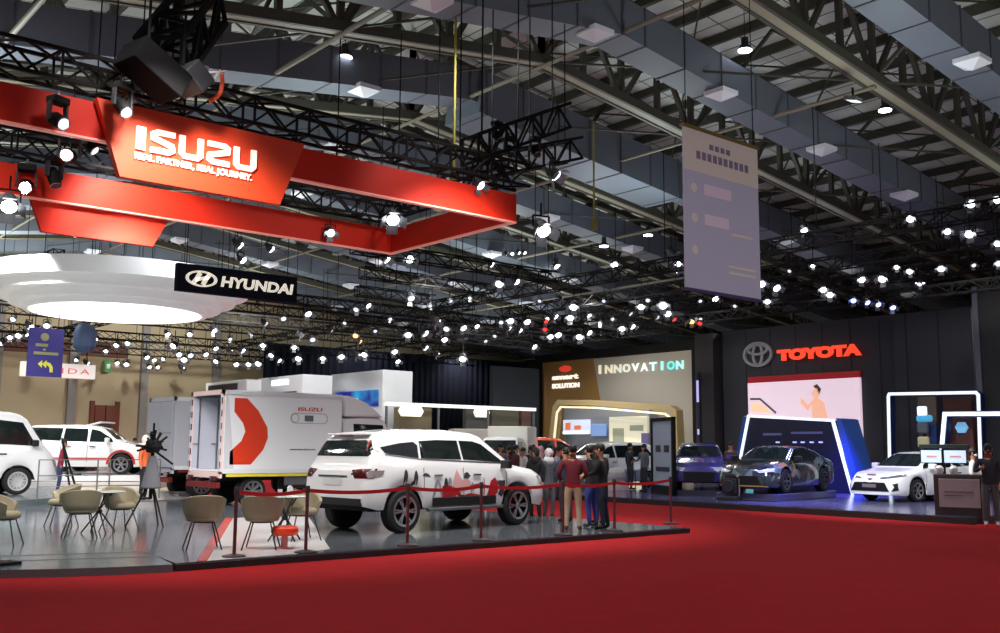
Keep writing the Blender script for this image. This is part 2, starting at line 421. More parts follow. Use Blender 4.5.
# black box on the corner at the frame edge
a = atZ(2, 572, 0)
t = E('cable_box', 'small black box with a chrome lid at the corner of the teal-grey floor', 'box', (a.x, a.y-.1, 0), .3)
MB().box((0, 0, .07), (.28, .3, .14)).build('body', M_black, t, bevel=.01); MB().tube((-.02, 0, .14), (-.02, 0, .17), .1, 14).build('lid', M_chrome, t)
# cream stage behind, under the van and the far cars
M_cream = mat('cream_vinyl', (226, 214, 184), .3)
cs = E('display_platform', 'cream floored raised stage under the cars in front of the beige wall', 'platform')
MB().mm((-20, 29.6, 0), (13.2, 52, .22)).build('skirt', M_wfloor, cs); MB().mm((-19.95, 29.65, .22), (13.15, 51.95, .24)).build('surface', M_cream, cs)
vs = E('display_platform', 'low teal-grey stage under the white van by the left edge', 'platform')
vp = [tuple(atZ(*q, .25)[:2]) for q in ((-140, 512), (52, 498), (95, 478), (-100, 484))]
mb = MB(); slab(mb, vp, 0, .22); mb.build('skirt', M_gloss2, vs)
mb = MB(); slab(mb, vp, .22, .25); mb.build('surface', M_gloss2, vs)
# Toyota stage
ts = E('display_platform', 'dark edged glossy stage under the cars before the dark wall with a red name sign', 'platform')
a = atZ(983, 521, .1); b = atZ(700, 504, .1); UF = (a.x+b.x)/2; W0 = a.y+.3
M_stage = mat('stage_vinyl', (84, 82, 118), .15, spec=.6)
MB().mm((UF, W0, 0), (38.2, 30.5, .14)).build('skirt', mat('stage_skirt', (48, 44, 44), .5), ts)
MB().mm((UF+.06, W0+.06, .14), (38.15, 30.45, .155)).build('surface', M_stage, ts)
b2 = atZ(612, 495, .1)
t2 = E('display_platform', 'long low brown edged stage under the blue car and the white minivan', 'platform')
MB().mm((UF+2.4, 30.55, 0), (44.8, 51, .14)).build('skirt', mat('stage_skirt', (48, 44, 44), .5), t2)
MB().mm((UF+2.46, 30.6, .14), (44.75, 50.9, .155)).build('surface', mat('stage_vinyl_warm', (176, 172, 160), .2), t2)

# ---------------------------------------------------------------- Isuzu hanging ring
ring = E('hanging_sign', 'large red hanging ring sign with big white letters and a slogan', 'sign', (6.35, 15, 6.15))
RX0, RX1, RY0, RY1 = -6.9, 6.65, 0, 4.5      # local
T = .1
def vpanel(name, poly, y, parent, m=M_red, th=T):
    mb = MB(); mb.prism(poly, lambda a, b, d: Vector((a, y+d, b)), th); return mb.build(name, m, parent)
vpanel('fascia', [(RX0, 0), (RX1, 0), (RX1, .56), (RX0, .56)], RY0, ring)
vpanel('fascia', [(RX0, 0), (RX1, 0), (RX1, .56), (RX0, .56)], RY1-T, ring)
MB().mm((RX1-T, RY0+T, 0), (RX1, RY1-T, .56)).build('fascia', M_red, ring)
MB().mm((RX0, RY0+T, 0), (RX0+T, RY1-T, .56)).build('fascia', M_red, ring)
tp = [(-1.75, .58), (-1.35, -.55), (1.3, -.55), (1.72, .58)]
vpanel('name_panel', tp, -.16, ring, mat('name_panel_red', (226, 64, 24), .6), .15)
vpanel('name_panel', [(-1.6, .56), (-1.15, -.6), (.95, -.6), (1.25, 0), (1.25, .56)], RY1+.01, ring, th=.12)
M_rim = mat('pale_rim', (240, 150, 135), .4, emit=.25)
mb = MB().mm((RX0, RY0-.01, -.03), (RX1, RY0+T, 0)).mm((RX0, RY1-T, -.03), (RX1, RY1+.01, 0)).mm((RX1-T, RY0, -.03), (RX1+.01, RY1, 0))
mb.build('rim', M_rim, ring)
M_sign = mat('sign_letters_white', (255, 246, 228), .5, emit=.55)
L = {'I': [[(.5, .0), (.5, 1)]],
     'S': [[(1.0, .9), (.26, .9), (.1, .8), (.12, .62), (.86, .4), (.9, .2), (.76, .1), (0, .1)]],
     'U': [[(.1, 1), (.1, .22), (.22, .1), (.78, .1), (.9, .22), (.9, 1)]],
     'Z': [[(0, .9), (.76, .9), (.9, .8), (.88, .62), (.12, .4), (.1, .2), (.24, .1), (1.0, .1)]]}
mb = MB(); x = 0
H = .5; cw = .48
for ch in 'ISUZU':
    wd = .2 if ch == 'I' else cw
    for st in L[ch]:
        pts = [(-0.83+x+(.1 if ch == 'I' else p[0]*wd), -.02+p[1]*H) for p in st]
        mb.strip(pts, .18 if ch == 'I' else .118, lambda a, b, d: Vector((a, -.2+d, b)), .04)
    x += wd+.1
# fit the word to the panel
xs = [v[0] for v in mb.v]; s0 = 1.98/(max(xs)-min(xs)); x0 = min(xs)
mb.v = [(-1.15+(v[0]-x0)*s0, v[1], -.09+(v[2]+.02)*.72) for v in mb.v]
mb.build('lettering', M_sign, ring)
text('slogan', 'REAL PARTNER, REAL JOURNEY.', 1.93, .135, M_sign, ring, (-1.16, -.18, -.275), bold=.035)
# hanging wires of the ring
mb = MB()
for (x, y) in ((-6, .1), (-2, .1), (2.5, .1), (6.2, .1), (6.2, 4.4), (2.5, 4.4), (-2, 4.4), (-6, 4.4)):
    mb.tube((x, y, .56), (x, y, .95), .012, 5)
mb.build('suspension_wire', M_black, ring)

# ---------------------------------------------------------------- lighting trusses
def box_truss(p, q, s, label, group, cell=None, hang=True, name='lighting_truss'):
    p = Vector(p); q = Vector(q); d = (q-p); Ln = d.length; d.normalize(); cell = cell or s*1.1
    n = max(2, int(Ln/cell)); up = Vector((0, 0, 1)); sd = d.cross(up).normalized()
    if sd.length < .1: sd = Vector((1, 0, 0))
    r = s*.06; cn = [sd*s/2+up*s/2, -sd*s/2+up*s/2, -sd*s/2-up*s/2, sd*s/2-up*s/2]
    t = E(name, label, 'truss', p, 0, group)
    mb = MB(); 
    for c in cn: mb.bar(c, c+(q-p), 2*r)
    for i in range(n):
        a = (q-p)*(i/n); b = (q-p)*((i+1)/n)
        for k in range(4):
            c1 = cn[k]; c2 = cn[(k+1) % 4]
            mb.bar(a+(c1 if i % 2 else c2), b+(c2 if i % 2 else c1), r*1.3)
        if i % 2 == 0:
            for k in range(4): mb.bar(a+cn[k], a+cn[(k+1) % 4], r*1.3)
    mb.build('lattice', M_black, t)
    if hang:
        mb = MB(); k = max(2, int(Ln/6))
        for i in range(k+1):
            a = (q-p)*((i+.3)/(k+.6)); wz = p+a
            top = zc(wz.x)
            mb.tube(a+up*s/2, Vector((a.x, a.y, top-p.z)), .015, 5)
        mb.build('suspension_wire', M_black, t)
    return t
G = 'black lighting trusses over the stands'
box_truss((-1, 15.15, 7.15), (13.3, 15.15, 7.15), .45, 'black lighting truss above the name panel of the red ring', None)
box_truss((-1, 19.4, 7.1), (13.0, 19.4, 7.1), .42, 'black lighting truss along the rear side of the red ring', None)
box_truss((12.7, 15.3, 7.15), (12.7, 19.3, 7.15), .42, 'short black lighting truss over the end corner of the red ring', None)
box_truss((6.1, 15.4, 7.6), (6.1, 19.2, 7.6), .42, 'black cross truss over the middle of the red ring', None)
box_truss(atW(158, 62, 15.2), atW(205, 2, 16.2), .8, 'sloping black truss section above the name panel of the red ring', None, cell=.4)
RW = [24.5, 28, 31.5, 35, 38.5, 42, 46, 50, 54, 58]
for w0 in RW:
    x0, x1 = (15 if w0 < 27 else 17.5 if w0 < 30 else 19.5, 23)
    if w0 > 33: x0, x1 = (-6 + (w0-35)*.1, 38)
    if w0 > 44: x1 = 40
    z = 7.35 if w0 < 47 else 7.0
    box_truss((x0, w0, z), (x1, w0, z), .36, 'black lighting truss running across the hall over the far stands', G, cell=.6)
for u0 in (24.0, 27.5, 31, 35):
    box_truss((u0, 8, 7.35), (u0, 33, 7.35), .38, 'black lighting truss running beside the dark wall over the right hand stage', G, cell=.6)
for u0 in (3, 9.5, 16.5, 26.5, 33, 39.5):
    box_truss((u0, 33.5, 7.7), (u0, 58, 7.7), .34, 'black lighting truss tying the cross trusses together over the far stands', G, cell=.6)

# ---------------------------------------------------------------- stage lights
def stage_light(name, label, group, lens, size=.16, barn=True):
    """origin at the hook, lamp aims along -Y and down"""
    t = E(name, label, 'stage light', group=group)
    s = size
    mb = MB().tube((0, 0, 0), (0, 0, -s*1.6), s*.12, 6)
    mb.bar((-s*1.15, 0, -s*1.6), (s*1.15, 0, -s*1.6), s*.18).bar((-s*1.15, 0, -s*1.6), (-s*1.15, 0, -s*3), s*.18).bar((s*1.15, 0, -s*1.6), (s*1.15, 0, -s*3), s*.18)
    mb.build('yoke', M_black, t)
    c = Vector((0, 0, -s*3)); d = Vector((0, -.72, -.7)).normalized()
    mb = MB().tube(c-d*s*1.3, c-d*s*.2, s*.55, 10, s*.95).tube(c-d*s*.2, c+d*s*1.0, s*.95, 10, s)
    mb.build('housing', M_dark, t)
    MB().tube(c+d*s*1.0, c+d*s*1.04, s*.86, 10).build('lens', lens, t)
    if barn:
        x = Vector((1, 0, 0)); y = d.cross(x)
        mb = MB()
        for a in (x, -x, y, -y):
            p = c+d*s*1.02+a*s*.95; q = c+d*s*1.9+a*s*1.7; side = y if abs(a.dot(x)) > .5 else x
            mb.bar(p, q, s*1.5, .008, up=tuple(a))
        mb.build('barn_door', M_steel, t)
    return t
Y = {}
def rigpoint(px, py):
    """a hook point on the nearest lighting truss along the row the lamp is seen in"""
    zt = 6.7 if py < 345 else 6.2
    p = atZ(px, py, zt)
    if px > 735:
        u = min((24.0, 27.5, 31, 35), key=lambda k: abs(k-p.x)); q = atU(px, py, u); tz = 7.16
    else:
        w0 = min(RW, key=lambda k: abs(k-p.y)); q = atW(px, py, w0); tz = 7.17 if w0 < 47 else 6.82
    return q, tz
BR = [(941,267,7),(910,270,6),(861,278,7),(883,277,8),(823,288,7),(830,293,7),(911,217,8),(970,202,9),(998,198,8),(947,230,7),(970,232,9),(998,242,7),(998,262,6),
 (803,229,7),(897,266,5),(813,265,4),(761,282,8),(775,286,8),(767,300,6),(714,297,7),(671,252,8),(678,262,7),(676,269,6),(614,263,7),(641,305,7),(663,303,9),(667,312,7),
 (629,312,5),(622,327,6),(631,325,6),(656,316,5),(589,314,5),(588,331,6),(580,335,7),(574,305,8),(570,316,7),(554,315,6),(557,333,7),(550,335,6),(533,345,6),(526,320,7),
 (510,319,7),(507,327,6),(519,329,5),(501,321,5),(462,326,7),(476,325,5),(435,320,8),(423,331,8),(408,333,7),(436,330,6),(447,327,7),(444,338,6),(424,346,6),(463,357,7),(410,296,8),
 (500,282,8),(515,280,7),(490,263,6),(555,265,6),(506,253,3.5),(512,253,3.5),(518,252,3.5),(524,252,3.5),(307,312,7),(283,317,6),(264,322,6),(300,334,6),(312,338,6),(367,304,6),(357,308,6),
 (213,329,6),(215,347,5),(229,350,5),(241,349,6),(263,344,5),(294,346,5),(205,353,5),(217,360,5),(236,363,5),(249,363,5),(259,362,6),(272,354,5),(278,359,5),(299,357,6),(323,357,5),
 (341,355,6),(356,354,6),(365,353,6),(394,350,6),(397,360,5),(436,353,5),(29,325,7),(26,332,6),(19,334,6),(10,336,5),(47,324,6),(80,348,6),(86,362,5),(77,359,4),(117,344,5),(128,342,5),
 (127,363,5),(117,362,4),(167,333,5),(190,333,5),(175,344,7),(179,353,5),(184,358,6),(190,354,5),(181,367,5),(146,356,5),(154,359,4),(149,366,4),(157,366,4),(164,358,4),(237,243,9),(241,258,8),
 (269,247,8),(384,257,9),(409,257,9),(546,318,5),(920,283,5),(973,264,5),(604,300,4),(648,299,5),(700,300,4),(686,281,4),(735,305,4),(790,270,4),(2,342,5),(14,318,5),(97,338,4),(106,350,4),(540,300,4),(560,298,4),
 (450,300,4),(470,297,4),(430,305,4),(390,318,4),(375,330,4),(345,322,4),(330,330,4),(250,335,4),(230,338,4),(485,340,4),(495,335,4),(600,322,4),(612,318,4),(700,318,4)]
DIM = {(604,300),(648,299),(700,300),(686,281),(735,305),(790,270),(450,300),(470,297),(430,305),(390,318),(375,330),(345,322),(330,330),(250,335),(230,338),(485,340),(495,335),(600,322),(612,318),(700,318),
 (283,317),(264,322),(300,334),(312,338),(410,296),(357,308),(447,327),(436,330),(501,321),(629,312),(656,316),(589,314),(973,264),(920,283),(560,298),(540,300)}
WARM = {(358,340),(692,320),(685,319)}; REDS = {(545,320),(673,318)}; BLUE = {(853,299),(866,301),(877,303),(892,306)}
protos = {}
kinds = {
 'white': (M_lens, 'small bright white stage light hanging from the black trusses over the stands', 'white stage lights over the stands'),
 'dim': (M_lens_dim, 'small dim stage light hanging from the black trusses over the stands', 'dim stage lights over the stands'),
 'warm': (M_warm, 'small warm orange stage light among the white lights over the stands', 'warm stage lights over the stands'),
 'red': (M_redl, 'small red stage light among the white lights over the stands', 'red stage lights over the stands'),
 'blue': (M_bluel, 'small blue stage light in the row above the dark wall with a red name sign', 'blue stage lights above the dark wall')}
def hang_light(px, py, sz, kind):
    q, tz = rigpoint(px, py)
    t = (q-EYE).dot(HF); s = sz/2.5/1000*t*1.3
    first = kind not in protos
    if first:
        mt, lb, g = kinds[kind]; protos[kind] = stage_light('stage_light', lb, g, mt)
    o = protos[kind] if first else copy_tree(protos[kind])
    k = s/.16
    place(o, q+Vector((0, 0, 3*s)), random.uniform(-1.1, .9) if px < 735 else random.uniform(-1.5, -.3), scale=k)
    if tz > o.location.z+.05:
        rod = MB().tube((0, 0, 0), (0, 0, (tz-o.location.z)/k), .014/k, 5).build('drop_rod', M_black, o)
n = 0
for (px, py, sz) in BR: hang_light(px, py, sz, 'dim' if (px, py) in DIM else 'white')
for (px, py) in ((358, 340), (356, 334), (692, 320), (685, 319)): hang_light(px, py, 6, 'warm')
for (px, py) in ((545, 320), (545, 328), (673, 318), (700, 322)): hang_light(px, py, 5, 'red')
for (px, py) in BLUE: hang_light(px, py, 6, 'blue')
# large floodlights over the red ring: near ones in detail, each with a place of its own
def flood(px, py, y, size, rz, label, lens=M_lens, tilt=0):
    q = atW(px, py, y); t = stage_light('stage_light', label, None, lens, size)
    place(t, q+Vector((0, 0, 3*size)), rz); return t
flood(541, 227, 15.2, .17, -.2, 'very bright white stage light at the outer corner of the red ring')
flood(392, 216, 16.5, .15, -.4, 'bright white stage light inside the red ring above its rear side', )
flood(478, 183, 15.0, .1, .2, 'small stage light over the red ring near its outer corner')
flood(552, 172, 15.4, .14, .5, 'black barn-door stage light beside the dark truss cluster past the red ring')
flood(330, 231, 19.3, .1, -.3, 'small stage light clamped to the rear side of the red ring')
flood(9, 202, 15.5, .13, -.2, 'round bright stage light below the red ring at the photo edge')
# moving-head lights
def moving_head(px, py, y, s, rz, tilt, label, lens=M_lens_dim):
    q = atW(px, py, y); t = E('moving_head_light', label, 'stage light', q, rz)
    b = MB().box((0, 0, s*1.5), (s*1.5, s*1.1, s*.6)).build('base', M_black, t, bevel=.02)
    ym = MB()
    for sx in (-1, 1): ym.bar((sx*s*.75, 0, s*1.25), (sx*s*.8, 0, -s*.2), s*.2, s*.5, up=(0, 1, 0))
    ym.build('yoke', M_dark, t, bevel=.01)
    h = MB(); c = Vector((0, 0, -s*.1)); d = Vector((0, -math.cos(tilt), -math.sin(tilt)))
    h.tube(c-d*s*.9, c-d*s*.3, s*.35, 14, s*.6).tube(c-d*s*.3, c+d*s*.9, s*.6, 14, s*.52)
    h.build('head', M_black, t, smooth=True)
    MB().tube(c+d*s*.9, c+d*s*.93, s*.45, 14).build('lens', lens, t)
    x = Vector((1, 0, 0)); r = MB()
    yv = d.cross(x)
    for i in range(14):
        a = 2*math.pi*i/14; b2 = 2*math.pi*(i+1)/14
        r.bar(c+d*s*.92+(x*math.cos(a)+yv*math.sin(a))*s*.52, c+d*s*.92+(x*math.cos(b2)+yv*math.sin(b2))*s*.52, s*.08)
    r.build('lens_ring', M_chrome, t)
    MB().tube((0, 0, s*1.8), (0, 0, s*2.3), s*.1, 8).build('clamp', M_steel, t)
    return t
moving_head(57, 119, 14.6, 0.18, .4, .5, 'black moving head light before the plain red strip at the near side of the ring')
moving_head(69, 155, 16.0, 0.19, -.5, .2, 'white lit moving head light hanging inside the red ring beside the name panel', M_lens)
moving_head(88, 144, 15.6, 0.16, .9, .7, 'black moving head light against the edge of the red name panel')
moving_head(26, 185, 19.2, 0.21, -.3, .4, 'white lit moving head light in front of the rear side of the red ring', M_lens)
moving_head(54, 176, 18.9, 0.20, .5, 1.2, 'dark moving head light pointing down over the rear side of the red ring', M_dark)
moving_head(122, 105, 14.4, 0.18, .3, .8, 'black moving head light on top of the red name panel')
# big dark speaker-like cluster above the name panel
a = atW(165, 78, 14.2)
t = E('speaker_cluster', 'big black loudspeaker cluster hanging above the red name panel', 'loudspeaker', a, .2)
MB().box((-.2, 0, .05), (.9, .6, .42), Matrix.Rotation(.45, 3, 'Y')).build('cabinet', mat('matt_black', (9, 9, 10), .9, spec=.1), t, bevel=.03)
MB().box((.42, -.05, .1), (.42, .5, .34), Matrix.Rotation(.7, 3, 'Y')).build('cabinet', M_dark, t, bevel=.03)
MB().bar((-.3, 0, .3), (-.3, 0, 1.1), .03).bar((.3, 0, .3), (.3, 0, 1.1), .03).build('bracket', M_black, t)
MB().bar((.6, -.2, .22), (.86, -.28, .3), .05, .02).bar((.66, -.28, .12), (.76, -.28, .3), .02).build('lit_edge', mat('lit_grey', (225, 225, 225), .4), t)
a = atW(221, 88, 14.3)
t = E('cable_loop', 'orange cable loop hanging from the black truss above the name panel', 'cable', a)
MB().path([(.0, 0, .22), (.02, 0, .1), (.0, 0, -.06), (-.06, 0, -.16), (-.17, 0, -.25)], .035, 8).build('loop', mat('orange_cable', (236, 90, 40), .5), t, smooth=True)
# far truss cluster at the outer corner
a = atW(530, 130, 15.6)
box_truss(atW(470, 150, 15.6), atW(562, 118, 15.6), .55, 'dense black truss cluster beyond the outer corner of the red ring', None, cell=.4)
box_truss(atW(480, 168, 16.3), atW(575, 150, 16.3), .5, 'lower black truss of the cluster beyond the outer corner of the red ring', None, cell=.4)
for i, (px, py) in enumerate(((510, 150), (535, 150), (497, 135))):
    q = atW(px, py, 15.4)
    moving_head(px, py, 15.4, .16, .3*i-.4, .9, ['dark moving head light in the middle of the truss cluster past the red ring', 'dark moving head light at the outer end of the truss cluster past the red ring',
      'dark moving head light at the ring end of the truss cluster'][i], M_dark)
# yellow chain hoists
for i, (px, py, y) in enumerate(((594, 205, 21), (454, 150, 17))):
    a = atW(px, py, y); t = E('chain_hoist', ['yellow chain hoist hanging in the open gap between the red ring and the purple banner', 'yellow chain hoist above the middle of the red ring'][i], 'hoist', a)
    MB().tube((0, 0, -.45), (0, 0, zc(a.x)-a.z), .03, 6).build('chain', mat('yellow_chain', (150, 140, 50), .6), t)
    MB().box((0, 0, -.6), (.16, .14, .35)).build('motor', mat('yellow_motor', (130, 122, 50), .6), t, bevel=.02)

# ---------------------------------------------------------------- Hyundai ring and sign
ctr = atT(118, 300, 35)
hy = E('ceiling_ring', 'huge white stepped round ceiling ring with a glowing underside', 'ceiling ring', (ctr.x, ctr.y, 0))
M_ring = mat('white_fabric_glow', (232, 234, 236), .7, emit=.2)  # faint emission stands in for light on the tiers
tiers = [(4.45, 6.95, 7.5), (4.0, 6.65, 6.97), (3.5, 6.4, 6.67), (3.05, 6.22, 6.42)]
for i, (r, z0, z1) in enumerate(tiers):
    MB().lathe([(r, z0), (r, z1), (r-.06, z1), (r-.06, z0+.05), (r-.75, z0+.05), (r-.75, z0)], n=72, closed=True).build('tier', M_ring, hy, smooth=True)
MB().lathe([(0, 6.2), (2.85, 6.2), (2.85, 6.28), (0, 6.28)], n=72).build('light_disc', mat('disc_glow', (255, 255, 252), emit=1.8), hy, smooth=True)
mb = MB()
for k in range(6):
    a = k*math.pi/3; mb.tube((4.3*math.cos(a), 4.3*math.sin(a), 7.5), (4.3*math.cos(a), 4.3*math.sin(a), 10.5), .015, 5)
mb.build('suspension_wire', M_black, hy)
y0 = 28.0
A = atW(177, 290, y0); B = atW(297, 301, y0); Tz = atW(177, 262, y0).z
sg = E('hanging_sign', 'black hanging sign with a white emblem and word beside the stepped ring', 'sign', (A.x, y0, A.z))
SW = B.x-A.x; SH = Tz-A.z
MB().mm((0, 0, 0), (SW, .25, SH)).build('board', M_curtain, sg, bevel=.02)
text('lettering', 'HYUNDAI', SW*.62, SH*.40, M_sign, sg, (SW*.34, -.03, SH*.29), bold=.035, shear=.12)
mb = MB(); cx, cz, rx, rz_ = SW*.185, SH*.5, SW*.125, SH*.29
n = 40
P = lambda r1, r2, a: Vector((cx+r1*math.cos(a), 0, cz+r2*math.sin(a)))
for i in range(n):
    a = 2*math.pi*i/n; b = 2*math.pi*(i+1)/n
    q = [(cx+rx*math.cos(a), cz+rz_*math.sin(a)), (cx+rx*math.cos(b), cz+rz_*math.sin(b)), (cx+rx*.82*math.cos(b), cz+rz_*.8*math.sin(b)), (cx+rx*.82*math.cos(a), cz+rz_*.8*math.sin(a))]
    mb.prism(q, lambda a_, b_, d: Vector((a_, -.04+d, b_)), .04)
F = lambda a_, b_, d: Vector((a_, -.04+d, b_))
mb.strip([(cx-rx*.5, cz-rz_*.62), (cx-rx*.32, cz-rz_*.1), (cx-rx*.1, cz+rz_*.72)], rx*.26, F, .04)
mb.strip([(cx+rx*.1, cz-rz_*.72), (cx+rx*.3, cz+rz_*.1), (cx+rx*.5, cz+rz_*.62)], rx*.26, F, .04)
mb.strip([(cx-rx*.4, cz-rz_*.22), (cx, cz+rz_*.02), (cx+rx*.4, cz+rz_*.22)], rx*.2, F, .04)
mb.build('emblem', M_sign, sg)
MB().tube((.3, .12, SH), (.3, .12, SH+1.6), .015, 5).tube((SW-.3, .12, SH), (SW-.3, .12, SH+1.6), .015, 5).build('suspension_wire', M_black, sg)

# ---------------------------------------------------------------- hanging banners
y0 = 11.6; A = atW(683, 126, y0); B = atW(757, 149, y0); C = atW(685, 287, y0)
bn = E('hanging_banner', 'tall pale purple hanging banner with a peach band at the top', 'banner', (A.x, y0, C.z))
bw = B.x-A.x; bh = A.z-C.z; M_pur = mat('banner_purple', (156, 152, 174), .8, emit=.2)  # cloth given faint emission to look brighter, no lamp in it
bd = MB().mm((0, 0, 0), (bw, .03, bh)).build('cloth', M_pur, bn)
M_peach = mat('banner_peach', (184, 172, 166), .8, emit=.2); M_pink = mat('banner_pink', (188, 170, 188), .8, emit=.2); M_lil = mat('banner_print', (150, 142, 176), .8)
MB().mm((.0, -.006, bh*.735), (bw, 0, bh)).build('peach_band', M_peach, bn)
MB().mm((-.02, -.04, bh), (bw+.02, .07, bh+.06)).build('top_pole', mat('olive_pole', (120, 116, 50), .6), bn)
MB().mm((0, -.03, -.05), (bw, .06, 0)).build('bottom_pole', mat('violet_pole', (66, 52, 110), .6), bn)
mb = MB(); 
for (x, z, w_, h_) in ((.25, .60, .36, .07), (.25, .41, .32, .07)): mb.mm((x*bw, -.012, z*bh), ((x+w_)*bw, -.004, (z+h_)*bh))
mb.build('pink_box', M_pink, bn)
mb = MB()
for (x, z, w_, h_) in ((.16, .82, .72, .05), (.33, .90, .3, .035)):
    k = int(w_*14)
    for i in range(k): mb.mm(((x+w_*i/k)*bw, -.012, z*bh), ((x+w_*(i+.7)/k)*bw, -.005, (z+h_)*bh))
mb.build('faint_lettering', M_lil, bn)
mb = MB()
for (x, z, w_) in ((.6, .38, .3), (.55, .17, .38), (.55, .13, .38)): mb.mm((x*bw, -.01, z*bh), ((x+w_)*bw, -.003, (z+.015)*bh))
for z in (.63, .44, .24): mb.lathe([(0, -.012), (.09, -.012), (.09, -.003), (0, -.003)], c=(.12*bw, 0, z*bh), n=14, axis='y')
mb.build('faint_marks', M_peach, bn)
MB().tube((.1, .02, bh), (.1, .02, zc(A.x)-C.z), .01, 5).tube((bw-.1, .02, bh), (bw-.1, .02, zc(A.x)-C.z), .01, 5).build('suspension_wire', M_black, bn)
# blue direction banner
y0 = 37.0; A = atW(26, 376, y0); B = atW(61.5, 378, y0); Tz = atW(28, 327, y0).z
bn = E('hanging_banner', 'dark blue hanging direction banner with a yellow curved arrow', 'banner', (A.x, y0, A.z)); bw = B.x-A.x; bh = Tz-A.z
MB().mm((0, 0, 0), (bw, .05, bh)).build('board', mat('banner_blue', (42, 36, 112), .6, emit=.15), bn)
M_y = mat('banner_yellow', (190, 190, 60), .6, emit=.2)
F = lambda a_, b_, d: Vector((a_, -.02+d, b_))
mb = MB()
mb.prism([(bw*.3, bh*.26), (bw*.42, bh*.34), (bw*.42, bh*.18)], F, .02); mb.prism([(bw*.42, bh*.26), (bw*.54, bh*.34), (bw*.54, bh*.18)], F, .02)
mb.strip([(bw*.52, bh*.28), (bw*.62, bh*.26), (bw*.68, bh*.2), (bw*.69, bh*.1)], bw*.09, F, .02)
mb.build('arrow', M_y, bn)
mb = MB().mm((bw*.16, -.02, bh*.45), (bw*.86, 0, bh*.51)).mm((bw*.2, -.02, bh*.62), (bw*.55, 0, bh*.68)).mm((bw*.42, -.02, bh*.54), (bw*.5, 0, bh*.58))
mb.lathe([(0, -.02), (.14, -.02), (.14, 0), (0, 0)], c=(bw*.45, 0, bh*.82), n=16, axis='y')
mb.build('lettering', mat('banner_olive', (128, 130, 90), .6, emit=.1), bn)
MB().tube((.2, .02, bh), (.2, .02, bh+1.2), .015, 5).tube((bw-.2, .02, bh), (bw-.2, .02, bh+1.2), .015, 5).build('suspension_wire', M_black, bn)
# round blue fixture beside it
a = atW(85, 338, 40)
t = E('hanging_lantern', 'round dark blue drum hanging beside the dark blue banner', 'lantern', a)
MB().lathe([(0, .55), (.3, .5), (.42, .2), (.42, -.35), (.25, -.55), (0, -.6)], n=20).build('drum', mat('blue_drum', (70, 92, 130), .6), t, smooth=True)
MB().tube((0, 0, .5), (0, 0, 2.0), .02, 5).build('suspension_wire', M_black, t)
# Honda sign
y0 = 49; A = atW(20, 376, y0); B = atW(95, 383, y0); Tz = atW(21, 361, y0).z
sg = E('hanging_sign', 'white hanging board with thin red letters half behind the dark blue banner', 'sign', (A.x, y0, A.z)); SW = B.x-A.x; SH = Tz-A.z
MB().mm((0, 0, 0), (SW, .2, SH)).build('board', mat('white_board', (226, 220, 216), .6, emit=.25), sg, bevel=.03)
text('lettering', 'HONDA', SW*.84, SH*.36, mat('honda_red', (214, 50, 66), .5, emit=.2), sg, (SW*.07, -.03, SH*.32), bold=-.012, spacing=1.35)
MB().tube((.4, .1, SH), (.4, .1, SH+2), .02, 5).tube((SW-.4, .1, SH), (SW-.4, .1, SH+2), .02, 5).build('suspension_wire', M_black, sg)

# ---------------------------------------------------------------- white pavilions in front of the drape
M_pav = mat('pavilion_white', (222, 225, 228), .7)
def pavilion(pxb, pxc, pxr, pyt, y, label):
    """box with its left face (towards -X) from column pxb to the corner pxc and its front from pxc to pxr"""
    c = atW(pxc, pyt, y); bk_ = atU(pxb, pyt, c.x); r = atW(pxr, pyt, y); h = c.z
    t = E('pavilion', label, 'pavilion', (c.x, y, 0))
    MB().mm((0, 0, 0), (r.x-c.x, bk_.y-y, h)).build('wall', M_pav, t, bevel=.05)
    def sq(name, x0, y0_, x1, y1, m, th=.1):
        p = atU(x0, y1, c.x-th); q = atU(x1, y0_, c.x-th)
        return MB().mm((-th, q.y-y, min(p.z, q.z)), (0, p.y-y, max(p.z, q.z))).build(name, m, t)
    return t, sq
t, sq = pavilion(206, 247, 262, 379, 48.5, 'small light grey pavilion with a dark band next to the beige wall')
sq('dark_band', 208, 383, 236, 392, M_dark)
t, sq = pavilion(258, 303, 333, 374, 46, 'white box pavilion with a small lit sign and a dark slot')
sq('lit_sign', 271, 379, 287, 386, M_led); sq('dark_slot', 268, 391, 295, 394, M_dark)
t, sq = pavilion(331, 383, 413, 369.5, 44, 'tall white pavilion with a blue screen in front of the black drape')
M_scr = bpy.data.materials.new('blue_screen'); M_scr.use_nodes = True; nt = M_scr.node_tree; b_ = nt.nodes['Principled BSDF']
tc = nt.nodes.new('ShaderNodeTexCoord'); n_ = nt.nodes.new('ShaderNodeTexNoise'); n_.inputs['Scale'].default_value = .7; cr = nt.nodes.new('ShaderNodeValToRGB')
cr.color_ramp.elements[0].position = .42; cr.color_ramp.elements[0].color = (*lin((34, 26, 140)), 1); cr.color_ramp.elements[1].position = .72; cr.color_ramp.elements[1].color = (*lin((50, 180, 235)), 1)
nt.links.new(tc.outputs['Object'], n_.inputs['Vector']); nt.links.new(n_.outputs['Fac'], cr.inputs[0]); nt.links.new(cr.outputs[0], b_.inputs['Emission Color']); b_.inputs['Emission Strength'].default_value = .9
b_.inputs['Base Color'].default_value = (0, 0, 0, 1)
sq('screen', 335, 389.5, 377, 408, M_scr, .12)

